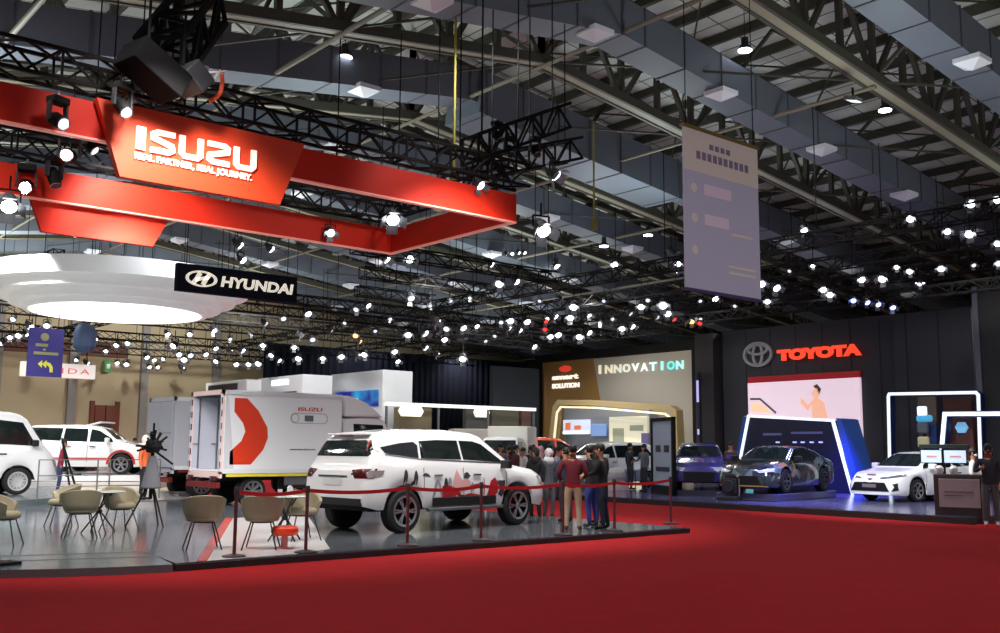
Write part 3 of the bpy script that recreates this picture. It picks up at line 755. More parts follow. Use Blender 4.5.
# ---------------------------------------------------------------- khaki booth with a white light bar
y0 = 42.5
A = atW(385, 403, y0); B = atW(535, 406.5, y0)
bt = E('booth_canopy', 'long thin white light bar on posts over the khaki booth panels', 'canopy', (A.x, y0, 0)); BW = B.x-A.x
MB().mm((0, -.1, A.z-.12), (BW, .1, A.z+.06)).build('light_bar', mat('bar_glow', (228, 238, 230), emit=.75), bt)
M_kh = mat('khaki_panel', (112, 102, 78), .7); M_gp = mat('grey_panel', (72, 72, 72), .7); M_rb = mat('reddish_panel', (96, 66, 62), .7)
mb = MB()
for x in (0.1, BW*.33, BW*.66, BW-.1): mb.tube((x, 0, 0), (x, 0, A.z-.15), .07, 8)
mb.build('post', M_steel, bt)
def booth_panel(px0, px1, y, pyt, m, label, lit=None):
    a = atW(px0, pyt, y); b = atW(px1, pyt, y)
    t = E('exhibition_board', label, 'booth wall', (a.x, y, 0)); MB().mm((0, 0, 0), (b.x-a.x, .3, a.z)).build('board', m, t, bevel=.03)
    if lit:
        (x0, y0_, x1, y1) = lit; p = atW(x0, y1, y-.02); q = atW(x1, y0_, y-.02); w_ = q.x-p.x; h_ = q.z-p.z; cz = (p.z+q.z)/2; x_ = p.x-a.x
        mb = MB(); mb.prism([(x_, cz), (x_+w_*.12, cz-h_/2), (x_+w_*.88, cz-h_/2), (x_+w_, cz), (x_+w_*.88, cz+h_/2), (x_+w_*.12, cz+h_/2)], lambda a_, b_, d: Vector((a_, -.1+d, b_)), .1)
        mb.build('lit_emblem', mat('emblem_glow', (240, 238, 222), emit=.9), t)
    return t
booth_panel(397, 432, 43.2, 407, M_kh, 'khaki booth panel with a long lit white emblem', (398, 406.5, 423, 416))
booth_panel(466, 490, 43.4, 408, M_gp, 'grey booth panel with a short lit white emblem', (473.5, 408, 489, 417))
booth_panel(492, 519, 43.4, 408, mat('olive_panel', (84, 80, 68), .7), 'olive grey booth panel beside the panel with the short emblem')
booth_panel(522, 531, 43.4, 408, M_rb, 'narrow reddish booth panel at the end of the light bar')
a = atW(494, 340, 47); b = atW(539, 358, 47)
t = E('exhibition_board', 'tall dark grey panel rising above the end of the light bar', 'booth wall', (a.x, 47, 0))
MB().mm((0, 0, 0), (b.x-a.x, .4, atW(500, 366, 47).z)).build('board', mat('slate_panel', (48, 54, 62), .7), t, bevel=.03)

# ---------------------------------------------------------------- tan LED wall and gold arch
u0 = 45.0
A = atU(546, 361, u0); B = atU(697, 352, u0); zt = (A.z+B.z)/2
wl = E('display_board', 'tall brown and grey display wall with lit lettering', 'display wall', (u0, B.y, 0)); LW = A.y-B.y
M_brown = mat('wall_brown', (150, 112, 62), .7, noise=.08, nscale=.4); M_greige = mat('wall_greige', (166, 160, 150), .7)
split = atU(600, 380, u0).y-B.y; split2 = atU(607, 405, u0).y-B.y
FY = lambda a_, b_, d: Vector((-d, a_, b_))
mb = MB(); mb.prism([(split2-.8, 0), (LW, 0), (LW, zt), (split+.3, zt), (split2, zt*.45)], FY, .3); mb.build('brown_board', M_brown, wl)
MB().mm((-.28, 0, 0), (0, LW*.985, zt-.03)).build('grey_board', M_greige, wl)
MB().mm((-.5, 0-.4, zt), (.1, LW+.5, zt+.5)).mm((-.5, LW, 0), (.1, LW+1.3, zt)).mm((-.5, -.5, 0), (.1, 0, zt)).build('frame', M_black, wl)
def wtext(name, body, px0, py0, px1, py1, u, m, parent, bold=.02, off=.34):
    """lettering on a wall facing -X; px0,py0 lower left, px1,py1 upper right"""
    p = atU(px0, py0, u); q = atU(px1, py1, u)
    W_ = p.y-q.y; H_ = q.z-p.z
    me = text_mesh(body, W_, H_, .06, bold); me.materials.clear(); me.materials.append(m)
    o = bpy.data.objects.new(name, me); COL.objects.link(o); o.rotation_euler = (0, 0, -math.pi/2); o.parent = parent
    o.location = Vector((u-off, p.y, p.z)) - Vector(parent.location)
    return o
def yz(px, py, u): p = atU(px, py, u); return (p.y, p.z)
# lettering shades from warm white to turquoise, letter by letter
word = 'INNOVATION'; x0, x1 = 600, 689
cols = [(214, 206, 176)]*2+[(205, 205, 190)]*2+[(215, 225, 215)]*2+[(205, 238, 232), (150, 232, 226), (96, 220, 214), (170, 235, 230)]
for i, ch in enumerate(word):
    a0 = x0+(x1-x0)*i/len(word); a1 = a0+(x1-x0)/len(word)*.82
    if ch == 'I': a0 += 2.6; a1 = a0+2.2
    yb = 374.5-(a0-x0)*.06
    wtext('letter', ch, a0, yb, a1, yb-9, u0, mat('letter_glow_%d' % (i//2*2 if i < 6 else i), cols[i], emit=.9), wl, .03)
M_wl = mat('letters_warm_white', (250, 244, 230), emit=1.0)
wtext('letter', 'smart', 556, 380.5, 582, 374, u0, M_wl, wl, .04); wtext('letter', 'SOLUTION', 556, 389, 583, 382.5, u0, M_wl, wl, .04)
pa = yz(569, 369, u0)
mb = MB(); mb.prism([(pa[0]+.55*math.cos(i*math.pi/8), pa[1]+.2*math.sin(i*math.pi/8)) for i in range(16)], lambda a_, b_, d: Vector((-.36+d, a_-B.y, b_)), .06); mb.build('emblem', mat('emblem_red', (220, 60, 50), emit=.7), wl)
# gold rounded arch
u1 = 40.5
def yz(px, py, u): p = atU(px, py, u); return (p.y, p.z)
ar = E('gold_arch', 'gold rounded frame arch lined with light before the brown and grey wall', 'arch', (u1, 0, 0))
pts = [yz(552, 478, u1), yz(559, 408, u1), yz(563, 402.5, u1), yz(600, 403, u1), (yz(674, 408.5, u1)), yz(679, 412, u1), yz(682, 470, u1)]
pts[0] = (pts[0][0], .16); pts[-1] = (pts[-1][0], .16)
mb = MB(); mb.strip(pts, .3, lambda a_, b_, d: Vector((d-.4, a_, b_)), .55); mb.build('frame', mat('gold_frame', (176, 154, 112), .5), ar)
ins_ = [(p[0], p[1]) for p in pts]
cy = sum(p[0] for p in ins_)/len(ins_)
mb = MB(); mb.strip([(cy+(p[0]-cy)*.94, p[1]-(.28 if p[1] > 1 else 0)) for p in ins_], .1, lambda a_, b_, d: Vector((d-.45, a_, b_)), .1)
mb.build('light_line', mat('warm_led', (240, 226, 190), emit=.8), ar)
# things on the back panel inside the arch
def panelU(name, px0, py0, px1, py1, u, m, label, cat, thick=.15, z0=None):
    a = atU(px0, py0, u); b = atU(px1, py1, u); zb = b.z if z0 is None else z0
    t = E(name, label, cat, (u, (a.y+b.y)/2, zb)); w_ = a.y-b.y
    MB().mm((0, -w_/2, 0), (thick, w_/2, a.z-zb)).build('board', m, t, bevel=.02)
    return t, w_, a.z-zb
t, w_, h_ = panelU('partition_board', 564, 407, 650, 470, 43.5, mat('panel_grey', (150, 152, 156), .6), 'grey panel wall inside the gold arch behind the white minivan', 'booth wall', z0=.16)
t, w_, h_ = panelU('lit_screen', 563, 420, 589, 434, 43.1, mat('screen_pale', (205, 215, 235), emit=.8), 'pale lit picture screen inside the gold arch beside its post', 'screen')
MB().mm((-.03, -w_/2, 0), (0, w_/2, h_*.2)).build('white_strip', M_led, t)
MB().mm((-.02, w_*.2, h_*.3), (0, w_*.4, h_*.8)).mm((-.02, -w_*.2, h_*.3), (0, w_*.05, h_*.6)).build('picture', mat('picture_orange', (220, 120, 80), emit=.7), t)
t, w_, h_ = panelU('lit_screen', 591, 424, 605, 436, 43.1, mat('screen_blue', (120, 150, 200), emit=.7), 'small blue lit screen inside the gold arch', 'screen')
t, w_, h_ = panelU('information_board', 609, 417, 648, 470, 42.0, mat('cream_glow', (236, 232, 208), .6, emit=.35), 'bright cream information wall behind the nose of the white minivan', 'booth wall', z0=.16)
MB().mm((-.02, w_*.1, h_*.5), (0, w_*.4, h_*.8)).mm((-.02, -w_*.4, h_*.75), (0, -w_*.05, h_*.85)).build('print', mat('print_green', (180, 190, 170), .6), t)
t, w_, h_ = panelU('roll_up_stand', 641, 433, 649, 465, 38.5, mat('stand_violet', (110, 104, 160), .6), 'slim violet upright banner beside the black framed sign', 'banner', .06, z0=.16)
# black framed standing sign
a = atT(651, 485, 33.5); b = atT(673, 485, 31.5); tp0 = atT(651, 421, 33.5); tp1 = atT(673, 414, 31.5)
t = E('standing_sign', 'tall black framed standing sign with a grey face and pictures', 'sign', (a.x, a.y, .155)); d = Vector((b.x-a.x, b.y-a.y, 0)); Ld = d.length; t.rotation_euler = (0, 0, math.atan2(d.y, d.x))
hz = (tp0.z+tp1.z)/2-.155
MB().mm((0, 0, 0), (.12, .12, hz)).mm((Ld-.12, 0, 0), (Ld, .12, hz)).mm((0, 0, hz-.12), (Ld, .12, hz)).mm((0, 0, 0), (Ld, .12, .3)).build('frame', M_black, t)
MB().mm((.12, .04, .3), (Ld-.12, .08, hz-.12)).build('face', mat('sign_face', (128, 138, 152), .5, emit=.15), t)
MB().mm((Ld*.2, .03, hz*.55), (Ld*.42, .04, hz*.64)).mm((Ld*.58, .03, hz*.55), (Ld*.8, .04, hz*.64)).mm((Ld*.2, .03, hz*.3), (Ld*.8, .04, hz*.36)).build('print', M_dark, t)

# ---------------------------------------------------------------- Toyota wall
UT = 38.6
A = atU(697, 331, UT-.4); B = atU(722, 330, UT); C = atU(975, 308, UT); zt = (B.z+C.z)/2
tw = E('display_board', 'tall dark wall carrying glowing red letters and a big pink screen', 'display wall', (UT, 0, 0))
MB().mm((0, C.y, 0), (.5, B.y, zt)).build('board', M_backdrop, tw)
e = atU(893, 320, UT-.3)
MB().mm((-.35, C.y, 0), (0, e.y, zt-.1)).build('side_board', mat('backdrop_lighter', (62, 63, 72), .7), tw)
MB().mm((-.6, B.y+.1, 0), (.5, A.y, zt-.1)).build('end_board', mat('backdrop_end', (58, 56, 58), .7), tw)
mb = MB()
for k in range(1, 9):
    yy = C.y+(B.y-C.y)*k/9
    mb.mm((-.02 if yy > e.y else -.37, yy-.02, 0), (.01, yy+.02, zt-.1))
mb.build('panel_joint', M_dark, tw)
M_toy = mat('toyota_red', (255, 70, 40), emit=1.0)
wtext('lettering', 'TOYOTA', 780, 361.5, 864, 343.5, UT, M_toy, tw, .075, off=.2)
# emblem of ellipses
p = yz(759, 354.5, UT)
sc_ = (yz(743, 354, UT)[0]-yz(771.5, 354, UT)[0])/2
def ell(mb, cy, cz, ry, rz, w_, n=36):
    P = [(cy+ry*math.cos(2*math.pi*i/n), cz+rz*math.sin(2*math.pi*i/n)) for i in range(n+1)]
    mb.strip(P, w_, lambda a_, b_, d: Vector((-.15+d, a_, b_)), .12)
mb = MB(); ell(mb, *p, sc_*.94, sc_*.66, sc_*.15); ell(mb, *p, sc_*.32, sc_*.62, sc_*.13); ell(mb, p[0], p[1]+sc_*.28, sc_*.66, sc_*.28, sc_*.13)
mb.build('emblem', mat('emblem_silver', (165, 162, 165), .3, .6, emit=.12), tw)
sa = yz(750, 383, UT); sb = yz(864, 448, UT); stp = yz(862, 377.5, UT)[1]
MB().mm((-.18, sb[0], 1.0), (0, sa[0], stp)).build('screen', mat('screen_pink', (228, 204, 218), emit=.85), tw)
MB().mm((-.16, sb[0], stp), (0, sa[0], stp+.28)).build('red_band', mat('band_red', (150, 22, 30), emit=.45), tw)
MB().mm((-.2, sb[0], 1.0), (-.17, sa[0], 1.3)).build('screen_red_strip', mat('band_red2', (214, 40, 60), emit=.8), tw)
F = lambda a_, b_, d: Vector((-.19+d, a_, b_))
def pp(l): return [yz(x, y, UT-.19) for x, y in l]
mb = MB(); mb.prism(pp([(813, 390), (817, 388), (820, 394), (818, 398), (824, 402), (828, 418), (812, 418), (812, 404), (808, 411), (801, 404), (800, 397), (803, 399), (808, 405), (814, 398), (811, 394)]), F, .01)
mb.build('screen_person', mat('picture_skin', (240, 178, 150), emit=.85), tw)
mb = MB(); mb.prism(pp([(813, 386), (817, 384), (821, 389), (819, 395), (817, 390)]), F, .012); mb.build('screen_person_hair', mat('picture_dark', (80, 66, 70), emit=.4), tw)
mb = MB(); mb.prism(pp([(751, 403), (762, 404), (772, 413), (752, 412)]), F, .01); mb.build('screen_blob', mat('picture_peach', (246, 196, 160), emit=.9), tw)
mb = MB(); mb.strip(pp([(750, 399), (760, 399), (776, 413)]), .1, F, .012); mb.build('screen_curve', mat('picture_grey', (96, 90, 100), emit=.4), tw)
# tall dark column and drape at the right end
a = atU(976, 300, UT-1.0)
t = E('booth_pylon', 'tall dark square column with a grey edge closing the dark wall', 'column', (UT-1, a.y, 0))
MB().mm((-.5, -1.2, 0), (.5, -.05, zt+.5)).build('body', mat('column_dark', (30, 30, 34), .6), t, bevel=.03); MB().mm((-.56, -.3, 2.0), (-.5, -.1, zt+.5)).build('edge', mat('column_edge', (92, 96, 106), .6), t)
drape('black_drape', (UT+.3, 6, 0), (UT+.3, a.y-1.2, 0), 8.6, 'black drape beside the tall dark column at the end of the dark wall')
# LED portal frames
def portal(name, label, u, pts, w_, m, depth=.3, back=None):
    t = E(name, label, 'light frame', (u, 0, 0)); P = [yz(x, y, u) for x, y in pts]
    P[0] = (P[0][0], .16) if pts[0][1] > 440 else P[0]; P[-1] = (P[-1][0], .16) if pts[-1][1] > 440 else P[-1]
    mb = MB(); mb.strip(P, w_*1.5, lambda a_, b_, d: Vector((d, a_, b_)), depth); mb.build('frame', mat('frame_blue', (24, 44, 104), .4), t)
    mb = MB(); mb.strip(P, w_, lambda a_, b_, d: Vector((d-.04, a_, b_)), .05); mb.build('light_line', M_led, t)
    return t, P
t, P = portal('lit_portal', 'tall white lit rectangular frame behind the white sedan', 36.8, [(890, 478), (888.5, 396.5), (889.5, 394), (976, 392.5), (978.5, 395), (981, 478)], .11, M_led)
a = P[0]; b = P[-1]
p0 = yz(916, 396, 37.6); p1 = yz(939, 396, 37.6)
t2_, w_, h_ = panelU('exhibition_board', 917, 397, 939, 470, 37.9, mat('brown_panel', (128, 110, 98), .7), 'brown grey booth panel inside the tall white lit frame', 'booth wall', z0=.16)
t2_, w_, h_ = panelU('exhibition_board', 943, 398, 974, 470, 37.9, mat('rust_panel', (92, 52, 42), .7), 'rust brown booth panel inside the tall white lit frame', 'booth wall', z0=.16)
t2_, w_, h_ = panelU('exhibition_board', 928, 424, 938, 470, 37.3, mat('royal_panel', (50, 74, 140), .6), 'narrow blue upright panel beside the brown grey booth panel', 'booth wall', z0=.16)
t = E('sign_totem', 'small totem of stacked white, sky blue, grey and cream signs in the tall lit frame', 'sign', (37.0, yz(923, 430, 37)[0], .16)); zz = lambda py: yz(923, py, 37)[1]-.16
wpx = lambda n_: n_/1000*36*1.05
MB().box((0, 0, zz(411)), (.2, wpx(9), .36)).build('white_sign', M_led, t, bevel=.05)
MB().box((0, -.08, zz(418.5)), (.22, wpx(16), .26)).build('sky_blue_sign', mat('sky_sign', (80, 175, 225), emit=.6), t, bevel=.08)
MB().box((0, 0, zz(428)), (.2, wpx(11), .42)).build('grey_sign', mat('grey_sign', (120, 130, 140), .6), t, bevel=.06)
MB().box((0, 0, zz(442)), (.2, wpx(11), .4)).build('cream_sign', mat('cream_sign', (215, 205, 160), .6, emit=.2), t, bevel=.06)
MB().mm((.08, -.06, 0), (.14, .06, zz(405))).build('post', M_dark, t)
t, P = portal('lit_portal', 'leaning white lit frame with a blue edge by the right side of the photo', 32.2, [(937, 478), (945, 414), (1040, 413.5), (1046, 478)], .13, M_led)
t2_, w_, h_ = panelU('exhibition_board', 952, 418, 975, 470, 33.0, mat('rust_panel', (92, 52, 42), .7), 'rust panel with a small blue lit sign inside the leaning lit frame', 'booth wall', z0=.16)
MB().lathe([(0, -.06), (.2, -.06), (.2, .06), (0, .06)], c=(0, 0, 0), n=6, axis='y').build('blue_sign', mat('sky_sign2', (120, 180, 220), emit=.7), t2_).matrix_local = Matrix.Translation((-.06, 0, yz(968, 427.5, 33)[1]-.16)) @ Matrix.Rotation(math.pi/2, 4, 'Z')
# trapezoid backdrop behind the dark car
u = 31.0
bk = E('stage_backdrop', 'dark blue tapered backdrop with a white lit edge behind the dark sports car', 'backdrop', (u, 0, 0))
P = [yz(735, 485, u), yz(749, 416, u), yz(833, 420.5, u), yz(853, 490, u)]; P[0] = (P[0][0]+.0, .16); P[-1] = (P[-1][0], .16)
mb = MB(); mb.prism(P, lambda a_, b_, d: Vector((d, a_, b_)), .35)
mb.build('board', mat('backdrop_navy', (20, 21, 52), .4), bk)
mb = MB(); mb.strip(P, .09, lambda a_, b_, d: Vector((d-.06, a_, b_)), .1); mb.build('light_line', M_led, bk)
mb = MB()
Q = [yz(852, 485, u), yz(836, 418, u), yz(841, 419, u), yz(862, 480, u)]; Q[0] = (Q[0][0], .16); Q[-1] = (Q[-1][0], .16)
mb.prism(Q, lambda a_, b_, d: Vector((d, a_, b_)), 1.1)
Q = [yz(737, 485, u), yz(749, 418, u), yz(743, 416, u), yz(730, 480, u)]; Q[0] = (Q[0][0], .16); Q[-1] = (Q[-1][0], .16)
mb.prism(Q, lambda a_, b_, d: Vector((d, a_, b_)), 1.1)
mb.build('side_wing', mat('wing_blue', (46, 84, 160), .4), bk)
mb = MB()
for (x0, y0_, x1, y1) in ((763, 435.5, 781, 433), (791, 434, 822, 431.5)):
    a = yz(x0, y0_, u-.03); b = yz(x1, y1, u-.03); mb.mm((-.03, b[0], min(a[1], b[1])), (0, a[0], max(a[1], b[1])))
mb.build('faint_lettering', mat('print_violet', (96, 96, 150), .5, emit=.15), bk)
mb = MB()
for px in (796, 804, 813, 822, 779):
    a = yz(px, 443, u); mb.lathe([(0, 0), (.07, .0), (.07, .05), (0, .05)], c=(-.08, a[0], a[1]), n=8)
mb.build('small_lamp', mat('lamp_violet', (150, 160, 240), emit=1.5), bk)
# slim violet light column between the walls
t, w_, h_ = panelU('light_pylon', 696.5, 372, 700.5, 470, 37.6, mat('column_violet', (30, 28, 60), .5), 'slim dark column with violet lights at the end of the dark wall', 'column', z0=.16)
MB().mm((-.05, -w_*.4, h_*.72), (0, w_*.4, h_*.92)).mm((-.05, -w_*.3, h_*.42), (0, w_*.3, h_*.47)).build('violet_light', mat('violet_glow', (190, 180, 235), emit=.8), t)

a = atZ(836, 495, .155)
lamp('SPOT', (a.x-.6, a.y-.2, 6.9), 9000, (.12, .10, 1), .15, a, 36)
a = atZ(790, 503, .155)
lamp('SPOT', (a.x+.8, a.y-.2, 6.9), 5000, (.2, .16, 1), .15, a, 30)
a = atZ(938, 495, .155); lamp('SPOT', (a.x+1, a.y+2, 6.9), 2500, (.1, .35, 1), .15, a, 20)
a = atZ(690, 490, .155); lamp('SPOT', (a.x-2, a.y+1.5, 6.9), 1500, (.3, .2, 1), .15, a, 24)
# ---------------------------------------------------------------- vehicles
M_carw = mat('car_white', (240, 241, 243), .22, coat=.8)
M_glass = mat('car_glass', (22, 32, 32), .06, spec=.8, coat=.5)
M_tyre = mat('tyre_rubber', (20, 20, 21), .8)
M_rimm = mat('alloy_rim', (176, 178, 182), .25, .9)
M_well = mat('wheel_well', (8, 8, 9), .9)
M_trimb = mat('black_trim', (18, 18, 20), .45)
M_tail = mat('tail_lamp_red', (70, 12, 18), .2, coat=1)
M_tailc = mat('tail_lamp_grey', (140, 128, 128), .2, coat=1)
M_head = mat('head_lamp', (190, 196, 204), .1, coat=1)

WH = {}
def wheel(parent, x, y, z, r, wd=.22, side=-1, rim=M_rimm, spokes=6):
    """tyre with a spoked rim; side -1 shows the face towards -Y"""
    key = (r, wd, rim.name, spokes)
    if key not in WH:
        a = MB().lathe([(r*.68, -wd/2), (r*.9, -wd/2), (r, -wd*.36), (r, wd*.36), (r*.9, wd/2), (r*.68, wd/2)], n=36, axis='y', closed=True)
        b = MB(); b.m = 1; b.lathe([(0, -wd*.12), (r*.66, -wd*.12), (r*.68, -wd*.46), (r*.70, -wd*.5), (r*.70, wd*.4), (0, wd*.4)], n=36, axis='y')
        b.m = 0
        b.lathe([(r*.60, -wd*.50), (r*.71, -wd*.52), (r*.71, -wd*.4), (r*.62, -wd*.38)], n=36, axis='y', closed=True)
        for k in range(spokes):
            t = 2*math.pi*k/spokes
            for dt in (-.13, .13):
                b.bar((r*.1*math.cos(t+dt), -wd*.36, r*.1*math.sin(t+dt)), (r*.66*math.cos(t+dt*.9), -wd*.46, r*.66*math.sin(t+dt*.9)), r*.075, r*.1, up=(0, 1, 0))
        b.lathe([(0, -wd*.48), (r*.15, -wd*.46), (r*.16, -wd*.2)], n=14, axis='y')
        WH[key] = (a, b)
    a, b = WH[key]
    if isinstance(a, MB):
        o = a.build('wheel', M_tyre, parent, smooth=True); o2 = b.build('rim', [rim, M_well], o, smooth=True, ang=40); WH[key] = (o.data, o2.data)
    else:
        o = bpy.data.objects.new('wheel', a); COL.objects.link(o); o.parent = parent
        o2 = bpy.data.objects.new('rim', b); COL.objects.link(o2); o2.parent = o
    o.location = (x, y, z)
    if side > 0: o.rotation_euler = (0, 0, math.pi)
    return o

class Car:
    """car body lofted along x (nose at +x), centred on y=0, wheels at z=0"""
    def __init__(s, name, label, cat, L, W, roof, belt, sill, wheels, tum=.3, loc=(0, 0, 0), rz=0, paint=M_carw, group=None, nose=.32, tail=.25, endw=.76, N=120, hoodedge=.1, rim=M_rimm, ww=.22, spokes=6):
        s.t = E(name, label, cat, loc, rz, group); s.L, s.W = L, W; s.hw = W/2
        rows = []; xs = [-L/2+L*i/N for i in range(N+1)]
        # finer at the ends
        xs = sorted(set([round(x, 4) for x in xs] + [round(-L/2+tail*(k/10)**2, 4) for k in range(11)] + [round(L/2-nose*(k/10)**2, 4) for k in range(11)]))
        for x in xs:
            zt = interp(roof, x); zb = min(interp(belt, x), zt-.03)
            hw = s.hw
            if x > L/2-nose: e = (x-(L/2-nose))/nose; hw *= endw+(1-endw)*math.sqrt(max(0, 1-e*e))
            if x < -L/2+tail: e = ((-L/2+tail)-x)/tail; hw *= endw+.1+(1-endw-.1)*math.sqrt(max(0, 1-e*e))
            zs = interp(sill, x)
            for (wx, wr) in wheels:
                ar = wr+.065
                if abs(x-wx) < ar: zs = max(zs, wr+math.sqrt(ar*ar-(x-wx)**2))
            g = max(0, zt-zb-.03)
            ys = hw-hoodedge-tum*g
            hb = zb-zs
            pts = [(hw-.05, zs), (hw-.012, zs+.12*hb), (hw, zs+.38*hb), (hw-.004, zs+.62*hb), (hw-.022, zs+.86*hb), (hw-.05, zb)]
            ed = min(.07, (zt-zb)*.6)
            for k in (.33, .66): pts.append((hw-.05+(ys+.03-hw+.05)*k, zb+(zt-ed-zb)*k))
            pts += [(ys+.03, zt-ed), (ys-.02, zt-ed*.4), (ys-.1, zt-ed*.12), (ys*.5, zt), (0, zt+.008)]
            rows.append([Vector((x, y, z)) for y, z in pts] + [Vector((x, -y, z)) for y, z in pts[-2::-1]])
        k = len(rows[0]); mb = MB(); mb.v = [tuple(v) for r in rows for v in r]
        for i in range(len(rows)-1):
            for j in range(k-1): mb.f.append([i*k+j, (i+1)*k+j, (i+1)*k+j+1, i*k+j+1])
        h = k//2
        for i in (0, len(rows)-1):
            for j in range(h): mb.f.append([i*k+j, i*k+j+1, i*k+k-2-j, i*k+k-1-j] if j < h-1 else [i*k+j, i*k+j+1, i*k+k-1-j])
        mb.mi = [0]*len(mb.f)
        s.body = mb.build('body', paint, s.t, smooth=True, ang=38)
        bm = bmesh.new(); bm.from_mesh(s.body.data); bm.normal_update(); s.bvh = BVHTree.FromBMesh(bm); bm.free()
        wr = wheels[0][1]
        u = MB().mm((-L/2+.25, -s.hw+.16, interp(sill, 0)-.02), (L/2-.3, s.hw-.16, .62))
        u.build('underbody', M_well, s.t)
        for (wx, wr) in wheels:
            for sd in (-1, 1): wheel(s.t, wx, sd*(s.hw-.13), wr, wr, ww, sd, rim, spokes)
    def decal(s, name, poly, axis, m, off=.006, parent=None, cuts=None, both=False):
        """poly in (x,z) for axis 'y-'/'y+', (y,z) for 'x+'/'x-', (x,y) for 'z': laid onto the body"""
        bm = bmesh.new()
        pts3 = []
        for a, b in poly:
            pts3.append(Vector((a, 0, b)) if axis[0] == 'y' else Vector((0, a, b)) if axis[0] == 'x' else Vector((a, b, 0)))
        vs = [bm.verts.new(p) for p in pts3]; f = bm.faces.new(vs)
        bmesh.ops.triangulate(bm, faces=[f])
        for it in range(5):
            ed = [e for e in bm.edges if e.calc_length() > .09]
            if not ed: break
            bmesh.ops.subdivide_edges(bm, edges=ed, cuts=1); bmesh.ops.triangulate(bm, faces=bm.faces)
        d = {'y-': Vector((0, 1, 0)), 'y+': Vector((0, -1, 0)), 'x+': Vector((-1, 0, 0)), 'x-': Vector((1, 0, 0)), 'z': Vector((0, 0, -1))}[axis]
        good = True
        for v in bm.verts:
            loc, n, _, _ = s.bvh.ray_cast(v.co-d*6, d)
            if loc is None:
                loc, n, _, _ = s.bvh.find_nearest(v.co-d*s.hw)
            if n.dot(d) > 0: n = -n
            v.co = loc + n*off
        me = bpy.data.meshes.new(name); bm.to_mesh(me); bm.free(); me.materials.append(m)
        me.polygons.foreach_set('use_smooth', [True]*len(me.polygons))
        o = bpy.data.objects.new(name, me); COL.objects.link(o); o.parent = parent or s.t
        return o
    def sides(s, name, poly, m, off=.006):
        for ax in ('y-', 'y+'): s.decal(name, poly, ax, m, off)
    def mirror(s, x, z, m=M_trimb):
        for sd in (-1, 1):
            MB().box((x, sd*(s.hw+.09), z+.07), (.12, .22, .16)).bar((x, sd*(s.hw-.08), z), (x, sd*(s.hw+.08), z+.05), .05).build('wing_mirror', m, s.t, bevel=.03)
    def handles(s, xs, z, m=M_chrome):
        for x in xs:
            for sd in (-1, 1): MB().box((x, sd*(s.hw+.012), z), (.2, .03, .035)).build('door_handle', m, s.t, bevel=.008)
    def seams(s, xs, z0, z1, m=M_trimb):
        for x in xs:
            for ax in ('y-', 'y+'): s.decal('door_seam', [(x-.006, z0), (x+.006, z0), (x+.006, z1), (x-.006, z1)], ax, m, .004)

